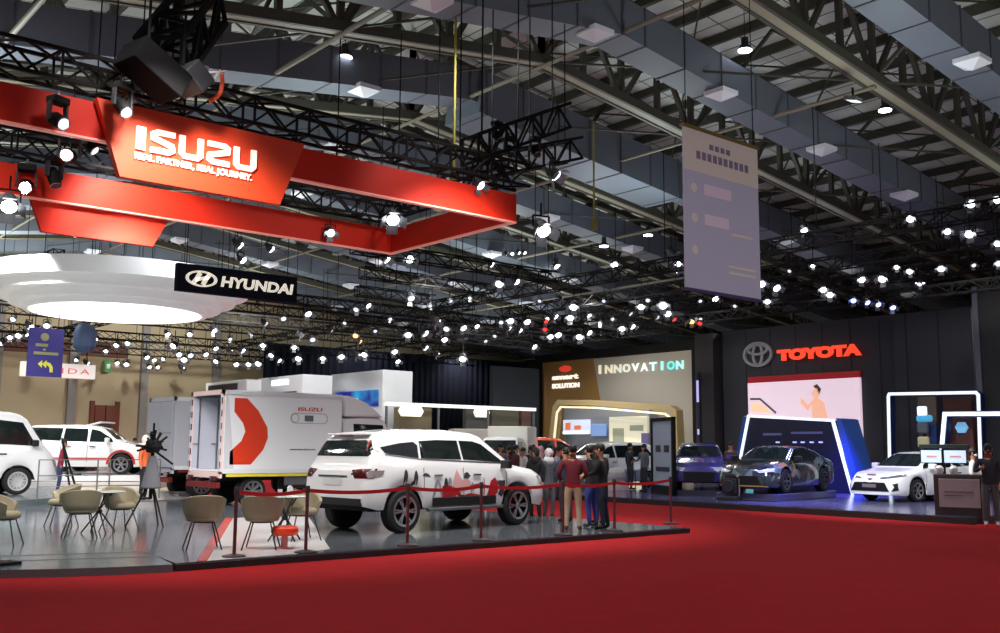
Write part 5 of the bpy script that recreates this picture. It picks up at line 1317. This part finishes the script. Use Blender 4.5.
c.decal('lower_lip', [(-.75, .2), (.75, .2), (.75, .235), (-.75, .235)], 'x+', mat('lip_ochre', (170, 140, 80), .4), .02)
c.mirror(.72, .92, M_trimb); c.seams((-.55, .85), .3, .92)
rotate_about(c, 1.34, 1, 783, 493.5, .36, R(-171))
pl_ = E('car_plinth', 'low dark plinth under the dark printed coupe', 'plinth', (c.t.location.x, c.t.location.y, .155), R(-171))
MB().mm((-2.1, -.95, 0), (2.1, .95, .205)).build('plinth', M_stage, pl_, bevel=.02)
print('SPORT', c.t.location)
# blue-violet compact car
bv_paint = mat('car_violet', (62, 58, 128), .2, coat=1)
c = hatch('small blue violet car facing the aisle beside the dark printed coupe', 3.9, 1.7, 1.5, paint=bv_paint)
p = atT(700, 480, 33.5); c.t.location = (p.x, p.y, .33)
MB().mm((-1.7, -.8, -.175), (1.7, .8, 0)).build('plinth', M_stage, c.t)
c.t.location.z = .33; c.t.rotation_euler = (0, 0, R(-142))
bv = c
t = E('engine_display', 'black engine display block at the nose of the dark printed coupe', 'engine'); p = atT(733, 487, 29.5); t.location = (p.x, p.y, .155); t.rotation_euler = (0, 0, .3)
MB().mm((-.5, -.3, 0), (.5, .3, .12)).build('base', M_dark, t, bevel=.02)
MB().mm((-.35, -.22, .2), (.3, .22, .62)).mm((-.2, -.18, .62), (.2, .18, .76)).tube((-.45, 0, .4), (-.35, 0, .4), .18, 16).tube((.3, 0, .38), (.55, 0, .34), .16, 14).tube((0, -.34, .35), (0, -.2, .35), .1, 12).build('block', M_dark, t, bevel=.02)
MB().tube((-.25, -.27, .12), (-.25, -.27, .62), .03, 8).tube((.25, -.27, .12), (.25, -.27, .62), .03, 8).tube((-.3, -.25, .7), (.3, -.25, .66), .04, 8).build('pipe', M_chrome, t)
MB().mm((.35, -.4, .12), (.6, -.2, .3)).build('turquoise_lamp', mat('turquoise', (110, 190, 195), emit=.6), t)
# ---------------------------------------------------------------- tub chairs and tables
M_tub = mat('tub_taupe', (146, 136, 112), .6); M_legm = mat('chair_leg_dark', (58, 56, 56), .35, .6)
def tub_chair():
    t = E('tub_chair', 'x', 'chair')
    # shell: back and arms as one curved wall, lower at the front
    mb = MB(); n = 28; rows = []
    for i in range(n+1):
        a = R(-25)+R(230)*i/n               # open to -Y ... front is +Y
        k = abs(i/n-.5)*2; top = .78-.16*k**2.2
        ca, sa = math.cos(a), -math.sin(a)
        prof = [(.20, .43), (.255, .46), (.285, .55), (.315, top), (.29, top+.012), (.262, top), (.235, .56), (.20, .50)]
        rows.append([(r*ca*1.02, r*sa, z) for r, z in prof])
    k = len(rows[0]); mb.v = [p for r in rows for p in r]
    for i in range(n):
        for j in range(k): mb.f.append([i*k+j, (i+1)*k+j, (i+1)*k+(j+1) % k, i*k+(j+1) % k])
    mb.f += [list(range(k)), [n*k+j for j in range(k)][::-1]]; mb.mi = [0]*len(mb.f)
    mb.build('backrest', M_tub, t, smooth=True, ang=50)
    MB().lathe([(0, .41), (.23, .41), (.25, .44), (.245, .49), (.2, .515), (0, .52)], n=24).build('seat', M_tub, t, smooth=True, ang=60)
    MB().lathe([(0, .385), (.17, .385), (.17, .41), (0, .41)], n=20).build('seat_plate', M_legm, t)
    for sx in (-1, 1):
        for sy in (-1, 1):
            MB().tube((sx*.14, sy*.14, .40), (sx*.25, sy*.25, 0), .011, 8).build('leg', M_legm, t)
    return t
tc0 = tub_chair()
CH = [(1, 549, -1.4, 'taupe tub chair cut off by the left edge of the photo', 0), (61, 530, 2.2, 'taupe tub chair behind the round glass table, turned towards the white van', 0),
      (79, 541, .5, 'taupe tub chair with its back to the aisle in front of the round glass table', 0), (119, 535, -2.3, 'taupe tub chair at the side of the round glass table nearer the tripod', 0),
      (202, 552, .4, 'taupe tub chair standing alone at the edge of the low platform', .1), (261, 552, .1, 'taupe tub chair with its back to the aisle beside the orange stool', .1),
      (301, 543, -2.6, 'taupe tub chair half behind the post of the barrier near the orange stool', .1)]
for i, (px, py, rz, lb, z) in enumerate(CH):
    o = tc0 if i == 0 else copy_tree(tc0)
    p = atZ(px, py-3, z or .09); place(o, (p.x, p.y, z or .09), rz-YAW, lb, 'taupe tub chairs')
def round_table(px, py, z, label, r=.42, h=.72):
    p = atZ(px, py, z); t = E('round_table', label, 'table', (p.x, p.y, z))
    MB().lathe([(0, h-.025), (r-.02, h-.025), (r, h-.012), (r-.01, h), (0, h)], n=36).build('table_top', mat('table_top_pale', (206, 216, 212), .15), t, smooth=True)
    for k in range(4):
        a = math.pi/4+k*math.pi/2-YAW
        MB().path([(.3*math.cos(a), .3*math.sin(a), .015), (.03*math.cos(a), .03*math.sin(a), .36), (-.22*math.cos(a), -.22*math.sin(a), h-.03)], .014, 8).build('leg', M_legm, t)
    MB().tube((0, 0, .33), (0, 0, .40), .05, 12).build('hub', M_legm, t)
    return t
tb1 = round_table(98, 533, .09, 'round glass topped table with crossed thin legs among the tub chairs')
tb2 = round_table(284, 541, .1, 'round pale table behind the chair with its back to the aisle', .36)
# cups on the second table
for i, (dx, dy, lb) in enumerate(((-.1, 0, 'white cup on the table by the orange stool'), (.12, .08, 'white carton on the table by the orange stool'))):
    t = E('paper_cup' if i == 0 else 'milk_carton', lb, 'cup' if i == 0 else 'carton', (tb2.location.x+dx, tb2.location.y+dy, .1+.72))
    if i == 0: MB().lathe([(0, 0), (.03, 0), (.04, .1), (.036, .1), (.028, .01), (0, .01)], n=16).build('cup', M_white, t, smooth=True)
    else: MB().box((0, 0, .06), (.07, .07, .12)).prism([(-.035, .12), (.035, .12), (0, .155)], lambda a, b, d: Vector((a, -.035+d, b)), .07).build('carton', M_white, t)
# orange stool
p = atZ(283, 551, .1); t = E('low_stool', 'low round orange-red stool on the white floor inlay', 'stool', (p.x+.15, p.y+.25, .1))
MB().lathe([(0, .20), (.17, .20), (.2, .24), (.2, .30), (.16, .335), (0, .34)], n=24).build('seat', mat('stool_orange', (236, 66, 24), .4), t, smooth=True)
MB().tube((0, 0, .02), (0, 0, .21), .05, 14).lathe([(0, 0), (.15, 0), (.15, .015), (.05, .03), (0, .03)], n=20).build('base', mat('stool_reflection_pink', (206, 120, 124), .4), t)  # pink of the base stands for the seat's reflection on white floor

# ---------------------------------------------------------------- barrier posts and red belts
M_post = mat('post_maroon', (92, 38, 42), .4); M_base = mat('post_base', (52, 40, 42), .5)
POST = [(234, 557), (313, 554), (409, 546), (488, 541.5), (563, 535), (614.5, 531), (671, 524)]
names = ['nearest the tub chairs', 'before the rear corner of the SUV', 'before the rear wheel of the SUV', 'before the front door of the SUV', 'beside the maroon sweater',
         'just past the group of men', 'at the far tip of the platform']
prev = None
for i, (px, py) in enumerate(POST):
    p = atZ(px, py, .1); yy = max(p.y, Wf+.22); p = Vector((p.x, yy, .1))
    if i: p.x = atZ(px, py, .1).x
    t = E('barrier_post', 'slim maroon barrier post '+names[i], 'barrier post', p)
    MB().lathe([(0, 0), (.16, 0), (.16, .02), (.05, .045), (0, .045)], n=28).build('base', M_base, t, smooth=True)
    MB().tube((0, 0, .04), (0, 0, .84), .025, 14).build('pole', M_post, t, smooth=True)
    MB().lathe([(0, .84), (.035, .84), (.035, .93), (.03, .945), (0, .945)], n=16).build('head', M_base, t, smooth=True)
    if prev is not None:
        b = E('barrier_belt', 'red belt ending at the barrier post '+names[i], 'belt', prev); d = p-prev; k = 10; mb = MB()
        for j in range(k):
            f0, f1 = j/k, (j+1)/k; s0 = -.05*4*f0*(1-f0); s1 = -.05*4*f1*(1-f1)
            a = Vector((d.x*f0, d.y*f0, .88+s0)); c = Vector((d.x*f1, d.y*f1, .88+s1)); mb.bar(a, c, .006, .055)
        mb.build('webbing', M_redbelt, b)
    prev = p
# ---------------------------------------------------------------- camera rig on a tripod
p = atZ(155, 527, .1); p = Vector((p.x, p.y+.3, .1))
t = E('camera_tripod', 'black tripod with a grey cloth wrap and a spiky black rig on top', 'tripod', p, .3)
for k in range(3):
    a = k*2*math.pi/3+.5
    MB().tube((.06*math.cos(a), .06*math.sin(a), .75), (.42*math.cos(a), .42*math.sin(a), 0), .02, 8, .014).build('leg', M_black, t)
MB().tube((0, 0, .5), (0, 0, 1.45), .035, 10).build('column', M_black, t)
MB().lathe([(.0, 1.32), (.07, 1.30), (.13, 1.0), (.19, .72), (.17, .70), (.1, .95), (.05, 1.25)], n=18).build('cloth_wrap', mat('wrap_grey', (104, 104, 110), .8), t, smooth=True)
mb = MB(); rnd = random.Random(4)
for k in range(44):
    a = rnd.uniform(0, 2*math.pi); e = rnd.uniform(-.4, 1.45); L_ = rnd.uniform(.14, .34); c = Vector((0, 0, 1.48))
    mb.tube(c, c+Vector((math.cos(a)*math.cos(e), math.sin(a)*math.cos(e), math.sin(e)))*L_, .016, 5, .022)
mb.tube((0, 0, 1.5), (0, 0, 1.93), .02, 6)
mb.build('spikes', M_black, t)
MB().lathe([(0, 1.36), (.12, 1.38), (.15, 1.48), (.12, 1.6), (0, 1.63)], n=14).tube((.05, 0, 1.4), (.4, -.1, 1.15), .02, 6).build('rig_head', M_black, t)
# leaning black easel behind the van
p = atZ(76, 497, .24); t = E('easel_stand', 'slim black leaning stand before the white crossover', 'stand', p)
MB().bar((-.12, 0, 0), (-.42, .1, 1.55), .10, .05).bar((.15, .3, 0), (-.38, .12, 1.4), .04).bar((-.3, .0, .55), (.1, .02, .6), .04).build('frame', M_black, t)
# thin glass-topped counter frame before the crossover
p = atZ(100, 500, .24); t = E('rail_stand', 'thin grey metal rail stand in front of the white crossover', 'stand', p, .0)
mb = MB()
for x in (-.1, .2): mb.tube((x, 0, 0), (x, 0, 1.0), .02, 8)
for z in (.35, .62, 1.0): mb.tube((-1.5, 0, z), (1.5, 0, z), .014, 6)
for x in (-1.5, 1.5): mb.tube((x, 0, 0), (x, 0, 1.0), .018, 8)
mb.build('rail', M_steel, t)

# ---------------------------------------------------------------- kiosk with two screens
a = atZ(923, 521, .0); b = atZ(986, 524, .0)
d = Vector((b.x-a.x, b.y-a.y, 0)); Lk = 1.55; cpos = atZ(963, 523, 0)
t = E('information_kiosk', 'dark brown kiosk counter with two bright screens at the corner of the stage', 'kiosk', (cpos.x+.2, cpos.y+.1, 0), -YAW-.57)
MB().mm((-.54, -.25, 0), (.54, .35, 1.08)).build('counter', mat('kiosk_brown', (62, 52, 50), .5), t, bevel=.02)
MB().mm((-.43, -.275, .34), (.43, -.25, .98)).build('front_panel', mat('kiosk_panel', (140, 126, 130), .4, emit=.1), t, bevel=.01)
MB().mm((-.32, -.285, .68), (.3, -.275, .70)).mm((-.32, -.285, .60), (.05, -.275, .615)).build('panel_print', mat('print_mauve', (96, 84, 104), .5), t)
MB().mm((-.86, .0, 1.66), (.20, .2, 1.76)).build('top_bar', mat('kiosk_green', (50, 66, 62), .5), t, bevel=.01)
for x0, x1 in ((-.84, -.36), (-.34, .16)):
    s_ = MB().mm((x0, .0, 1.32), (x1, .06, 1.64)).build('screen', M_dark, t); MB().mm((x0+.02, -.01, 1.34), (x1-.02, 0, 1.62)).build('screen_face', mat('screen_ice', (205, 226, 245), emit=.85), s_)
    MB().mm((x0+.14, -.015, 1.46), (x1-.12, -.01, 1.50)).build('screen_print', mat('print_rose', (214, 150, 170), emit=.6), s_)
MB().mm((-.38, .08, 1.08), (-.32, .14, 1.7)).build('screen_post', M_dark, t)
for i, (x, lb) in enumerate(((-.42, 'white roundish box on the kiosk counter under the first screen'), (-.12, 'white roundish box on the kiosk counter under the second screen'))):
    q = t.matrix_basis @ Vector((x, 0, 0)) if False else Vector((t.location.x, t.location.y, 0))+Matrix.Rotation(-YAW-.57, 3, 'Z') @ Vector((x, -.1, 1.08))
    o = MB().lathe([(0, 0), (.06, 0), (.09, .06), (.09, .14), (.05, .19), (0, .2)], n=16).build('white_canister', M_white, smooth=True); o.location = q; tag(o, lb, 'canister')

# ---------------------------------------------------------------- people
def skin_mesh(verts, edges, radii, root=0, sub=1):
    me = bpy.data.meshes.new('s'); me.from_pydata(verts, edges, [])
    o = bpy.data.objects.new('s', me); COL.objects.link(o)
    m = o.modifiers.new('skin', 'SKIN'); m.use_smooth_shade = True; m.branch_smoothing = .6
    for i, v in enumerate(me.skin_vertices[0].data): v.radius = radii[i] if isinstance(radii[i], (tuple, list)) else (radii[i], radii[i]); v.use_root = (i == root)
    if sub: s = o.modifiers.new('sub', 'SUBSURF'); s.levels = sub; s.render_levels = sub
    bpy.context.view_layer.update()
    r = bpy.data.meshes.new_from_object(o.evaluated_get(bpy.context.evaluated_depsgraph_get()))
    bpy.data.objects.remove(o); return r
SKIN = mat('skin_brown', (176, 124, 96), .6); HAIR = mat('hair_black', (20, 17, 17), .6)
PCOL = {}
def cloth(c): return mat('cloth_%d_%d_%d' % c, c, .85)
def person(name_label, loc, rz, h=1.68, top=(20, 20, 24), legs=(30, 32, 44), shoes=(24, 22, 22), hair='short', sleeve='long', mask=None, pose=None, fingers=False, female=False, headcover=None, vest=None, lean=0, turn=0, bag=None, skin=SKIN, group=None):
    """faces +Y locally; pose: dict with l/r hand targets relative to the body"""
    pose = pose or {}; k = h/1.70
    V, Ed, Rd, Tg = [], [], [], []
    def v(p, r, tg, par=None):
        V.append(Vector(p)); Rd.append(r); Tg.append(tg)
        if par is not None: Ed.append((par, len(V)-1))
        return len(V)-1
    sh = .165 if female else .19; hp = .095
    fwd = lambda z: lean*max(0, z-.92)
    pel = v((0, 0, .93), (.145, .11), 'L'); sp = v((0, fwd(1.1), 1.10), (.13, .10) if female else (.15, .11), 'T', pel)
    chs = v((0, fwd(1.3), 1.30), (.145, .11) if female else (.172, .125), 'T', sp); nk = v((0, fwd(1.46)+.005, 1.45), .056, 'S', chs)
    hd = v((0, fwd(1.55)+.02, 1.535), (.070, .082), 'S', nk); tp_ = v((0, fwd(1.62)+.015, 1.63), (.074, .090), 'S', hd)
    feet = pose.get('feet', ((-.11, .0), (.11, .0)))
    for sx, (fx, fy) in zip((-1, 1), feet):
        hip = v((sx*hp, 0, .84), .098, 'L', pel); kn = v(((sx*hp+fx)/2, fy/2+.02, .48), .068, 'L', hip)
        an = v((fx, fy-.03, .10), .048, 'L', kn); he = v((fx, fy-.035, .045), .040, 'F', an); to = v((fx*1.1, fy+.15, .035), .036, 'F', he)
    hands = {}
    for sx, key in ((-1, 'l'), (1, 'r')):
        S = v((sx*sh, fwd(1.40), 1.40), .07, 'T', chs)
        ht = Vector(pose.get(key, (sx*(sh+.07), .04, .80)))
        s0 = V[S]; u1, u2 = .29, .25; dv = ht-s0; dist = min(dv.length, u1+u2-.005)
        if dv.length > .001: dv = dv.normalized()
        ht = s0+dv*dist; a = (u1*u1-u2*u2+dist*dist)/(2*dist); hh = math.sqrt(max(0, u1*u1-a*a))
        bend = Vector((sx*.5, -.6, -.6)); bend = (bend-dv*bend.dot(dv)).normalized()
        el = v(s0+dv*a+bend*hh, .052, 'T' if sleeve != 'none' else 'S', S)
        wr = v(ht, .032, 'A', el); fd = (ht-V[el]).normalized()
        pm = v(ht+fd*.06, (.036, .022), 'S', wr)
        hands[key] = (ht+fd*.06, fd, sx)
        if fingers:
            side = fd.cross(Vector((0, 1, .3))).normalized()
            if side.dot(Vector((sx, 0, 0))) < 0: side = -side
            down = fd.cross(side).normalized()
            for q, (o_, ln) in enumerate(((-.028, .062), (-.009, .072), (.010, .067), (.028, .052))):
                b0 = v(V[pm]+side*o_+fd*.025, .0105, 'S', pm); b1 = v(V[b0]+fd*ln*.5+down*.008, .0095, 'S', b0); v(V[b1]+fd*ln*.4+down*.028, .008, 'S', b1)
            t0 = v(V[wr]+fd*.03-side*.035, .011, 'S', pm); v(V[t0]+fd*.035-side*.018, .009, 'S', t0)
    Vs = [x*k for x in V]; me = skin_mesh([tuple(x) for x in Vs], Ed, [tuple(c*k for c in r) if isinstance(r, tuple) else r*k for r in Rd], 0, 1)
    tg_m = {'S': 0, 'T': 1, 'L': 2, 'F': 3, 'A': 1 if sleeve == 'long' else 0}
    for c in (skin, cloth(top), cloth(legs), cloth(shoes)): me.materials.append(c)
    for p in me.polygons:
        c = p.center; best = 9; bt = 'T'
        for (a, b) in Ed:
            A, B = Vs[a], Vs[b]; ab = B-A; tt = max(0, min(1, (c-A).dot(ab)/max(1e-9, ab.length_squared))); dd = (A+ab*tt-c).length
            if dd < best:
                best = dd
                if Tg[b] == 'A': bt = ('A' if sleeve == 'short' else 'T') if tt < .9 else 'S'
                elif Tg[b] == 'S' and Tg[a] == 'T': bt = 'T' if tt < .55 else 'S'
                elif Tg[a] == 'L' and Tg[b] == 'T': bt = 'T'
                elif Tg[b] == 'L' and Tg[a] == 'L' and a == 0: bt = 'L'
                else: bt = Tg[b]
        if bt in 'TL' and c.z > .88*k and c.z < 1.0*k: bt = 'T'
        p.material_index = tg_m[bt]; p.use_smooth = True
    t = E('person', name_label, 'person', loc, rz, group)
    o = bpy.data.objects.new('body', me); COL.objects.link(o); o.parent = t
    hx = V[tp_]
    def ellip(name, c, r, m, zmin=-1, ymax=9, n=16):
        mb = MB(); rows = []
        for i in range(9):
            th = math.pi*i/8; rows.append([(c[0]+r[0]*math.sin(th)*math.cos(2*math.pi*j/n), min(c[1]+r[1]*math.sin(th)*math.sin(2*math.pi*j/n), ymax), max(c[2]+r[2]*math.cos(th), zmin)) for j in range(n)])
        mb.v = [tuple(q*k for q in p) for r_ in rows for p in r_]
        for i in range(8):
            for j in range(n): mb.f.append([i*n+j, i*n+(j+1) % n, (i+1)*n+(j+1) % n, (i+1)*n+j])
        mb.mi = [0]*len(mb.f); return mb.build(name, m, t, smooth=True, ang=60)
    yh = hx.y
    if headcover: 
        hc = cloth(headcover); ellip('head_scarf', (0, yh-.025, 1.60), (.10, .115, .14), hc, ymax=yh+.065); ellip('scarf_drape', (0, yh-.03, 1.42), (.15, .12, .13), hc)
    elif hair == 'long': ellip('hair', (0, yh-.025, 1.635), (.092, .105, .11), HAIR, zmin=1.56, ymax=yh+.07); ellip('hair_back', (0, yh-.07, 1.52), (.085, .05, .15), HAIR)
    elif hair == 'cap': ellip('cap', (0, yh-.01, 1.66), (.09, .11, .085), cloth(top), zmin=1.63); MB().box((0, (yh+.13)*k, 1.64*k), (.13*k, .1*k, .012)).build('cap_brim', cloth(top), t)
    elif hair == 'short': ellip('hair', (0, yh-.018, 1.645), (.086, .105, .098), HAIR, zmin=1.572, ymax=yh+.055)
    # face
    fy = yh+.083
    MB().box((0, fy*k+.008, 1.585*k), (.022, .03, .035)).build('nose', skin, t, bevel=.006)
    for sx in (-1, 1):
        ellip('eye', (sx*.03, fy-.012, 1.612), (.012, .008, .007), mat('eye_dark', (24, 20, 20), .3), n=8)
        ellip('ear', (sx*.078, yh-.002, 1.60), (.012, .022, .032), skin, n=8)
    if mask: ellip('face_mask', (0, yh+.045, 1.565), (.062, .055, .045), cloth(mask))
    else: MB().box((0, fy*k-.004, 1.548*k), (.04, .012, .008)).build('mouth', mat('lips', (132, 72, 66), .5), t)
    if vest: ellip('shirt_front', (0, .075, 1.20), (.085, .06, .24), cloth(vest))
    if bag: ellip('backpack', (0, fwd(1.25)-.17, 1.22), (.13, .08, .2), cloth(bag))
    return t, hands, k
def P_at(px, py, z): p = atZ(px, py, z); return Vector((p.x, p.y, z))
def face(rz_cam):
    """0 faces away from the camera, pi towards it, +pi/2 to the left"""
    return -YAW+rz_cam
# group at the platform: four men
person('person in maroon sweater and tan trousers, back turned, on the platform', P_at(573, 531, .1), face(-.15), 1.55, (98, 22, 36), (176, 152, 128), (90, 84, 82), pose={'l': (-.22, .12, .98), 'r': (.20, .22, 1.05), 'feet': ((-.13, 0), (.13, .02))}, fingers=True)
person('person in black shirt and navy trousers facing the maroon sweater', P_at(604, 529, .1), face(1.35), 1.57, (16, 16, 20), (26, 30, 52), (16, 16, 18), pose={'l': (-.12, .38, 1.08), 'r': (.12, .36, 1.10), 'feet': ((-.11, .03), (.10, -.04))}, fingers=True, lean=.1)
person('person in blue jeans bending forward between the two men on the platform', P_at(592, 527, .1), face(.75), 1.54, (34, 36, 40), (50, 60, 140), (40, 50, 70), pose={'l': (-.08, .36, 1.05), 'r': (.14, .34, 1.06)}, lean=.12, sleeve='short')
person('person in a black jacket raising a phone behind the group on the platform', P_at(600, 523, .1), face(2.3), 1.59, (14, 14, 18), (30, 34, 50), pose={'r': (.14, .1, 1.56), 'l': (-.22, .1, .86)})
person('person in a dark hooded top and light shirt behind the maroon sweater', P_at(566, 522, .1), face(.4), 1.50, (40, 44, 70), (44, 46, 56), mask=(200, 206, 214))
person('person in black dress and scarf at the nose of the white SUV', P_at(535, 521, 0.0), face(2.6), 1.60, (14, 14, 16), (16, 16, 18), headcover=(16, 16, 18), female=True)
person('person in grey dress and pale scarf at the nose of the white SUV', P_at(549, 519, 0.0), face(-2.6), 1.58, (76, 82, 92), (84, 88, 96), headcover=(200, 204, 210), female=True)
# person at the right edge
person('person in a dark top with a backpack and dark mask standing beside the kiosk', P_at(992, 526, 0.0), face(2.75), 1.74, (44, 42, 54), (84, 86, 92), (200, 200, 204), mask=(30, 30, 34), pose={'l': (-.20, .14, .86), 'r': (.16, .26, 1.22)}, fingers=True, bag=(30, 28, 38))
person('person in white clothes walking behind the person with the backpack', P_at(976, 519, 0.0), face(-2.2), 1.64, (236, 236, 238), (232, 234, 236), (220, 220, 220), mask=(220, 224, 230), female=True)
# people by the far cars on the left
person('person in an orange top and pale scarf behind the spiky tripod', P_at(143, 500, .24), face(-1.8), 1.60, (222, 104, 56), (20, 20, 22), headcover=(214, 200, 190), female=True)
person('person in a red and blue top crouching over beside the white van', P_at(58, 494, .24), face(-1.2), 1.5, (150, 40, 66), (50, 60, 100), lean=.15)
# crowd beyond the nose of the SUV and far at the stands; each with clothing of its own
CR = [(478, 40, 1.66, (60, 70, 80), (40, 40, 46), 'dark teal jacket', None), (486, 36, 1.70, (34, 34, 38), (30, 30, 36), 'charcoal shirt', None), (494, 38.5, 1.60, (130, 132, 140), (50, 50, 60), 'mid grey shirt', None),
      (501, 35, 1.72, (110, 106, 128), (34, 36, 44), 'dusky mauve jacket', None), (509, 37, 1.64, (90, 28, 34), (40, 30, 34), 'dark red coat', None), (516, 33.5, 1.68, (70, 34, 36), (24, 24, 28), 'brown red jacket', None),
      (523, 36, 1.60, (226, 226, 230), (60, 60, 70), 'white shirt', None), (531, 38, 1.66, (46, 50, 84), (34, 34, 40), 'indigo shirt', None), (541, 34.5, 1.65, (222, 178, 180), (60, 60, 80), 'pink blouse', (220, 180, 184)),
      (550, 37, 1.70, (24, 26, 34), (24, 24, 30), 'midnight jacket', None), (557, 34, 1.62, (196, 204, 218), (70, 74, 90), 'pale blue shirt', None), (563, 38, 1.66, (120, 70, 60), (40, 40, 44), 'rust brown shirt', None),
      (472, 43, 1.66, (150, 140, 120), (60, 60, 60), 'sand coloured shirt', None), (533, 41, 1.70, (200, 200, 196), (40, 40, 50), 'cream shirt', None), (570, 36, 1.64, (230, 112, 60), (30, 30, 36), 'orange vest', None),
      (630, 36.5, 1.64, (44, 46, 52), (60, 62, 68), 'slate jacket beside the white minivan', None), (644, 34.5, 1.60, (96, 100, 104), (50, 50, 56), 'smoke grey jacket near the framed sign', None),
      (76, 46, 1.68, (60, 70, 84), (40, 40, 40), 'steel blue jacket over the crossover roof', None), (86, 47, 1.66, (70, 60, 60), (40, 40, 40), 'brownish jacket over the crossover roof', None),
      (118, 46, 1.64, (206, 190, 170), (60, 60, 60), 'beige shirt below the brown doorway', (214, 160, 140)), (134, 45, 1.68, (110, 150, 176), (50, 50, 60), 'sky blue shirt near the tripod', None)]
for i, (px, t_, h, tp, lg, desc, hc) in enumerate(CR):
    if 460 < px < 600: t_ = 31.5+(t_-33.5)*.42
    p = atT(px, 460, t_); z = .24 if px < 160 else .155 if px > 620 else 0.0
    person('person in a %s' % desc + (' in the far crowd' if 460 < px < 600 else ' standing far back'), (p.x, p.y, z), face(random.uniform(1.2, 5.2)), h, tp, lg, hair=random.choice(('short', 'short', 'long')), headcover=hc, pose={'r': (random.choice((.24, .16)), random.choice((.05, .28)), random.choice((.82, 1.1)))})
# people near the blue violet car
p = atT(731, 462, 35); person('person in a brown jacket between the blue violet car and the dark backdrop', (p.x, p.y, .155), face(2.4), 1.68, (84, 66, 58), (30, 30, 34))
# low table, round white stool and chairs before the minivan
def small(px, py, z): p = atZ(px, py, z); return (p.x, p.y, z)
t = E('low_table', 'low glass table with grey frame in front of the white minivan', 'table', small(641, 488, .155), .2)
MB().mm((-1.0, -.35, .66), (1.0, .35, .70)).build('table_top', mat('table_top_pale', (206, 216, 212), .15), t)
for sx in (-.9, .9):
    for sy in (-.3, .3): MB().tube((sx, sy, 0), (sx, sy, .66), .02, 8).build('leg', M_steel, t)
t = E('pouf', 'round white padded seat on a pink white base behind the group of men', 'seat', small(617, 490, .155))
MB().lathe([(0, .34), (.2, .34), (.3, .46), (.31, .62), (.22, .76), (0, .8)], n=24).build('cushion', mat('cushion_white', (226, 222, 220), .6), t, smooth=True)
MB().lathe([(0, 0), (.42, 0), (.42, .12), (.3, .3), (.12, .34), (0, .34)], n=24).build('base', mat('base_pinkwhite', (230, 196, 196), .5), t, smooth=True)
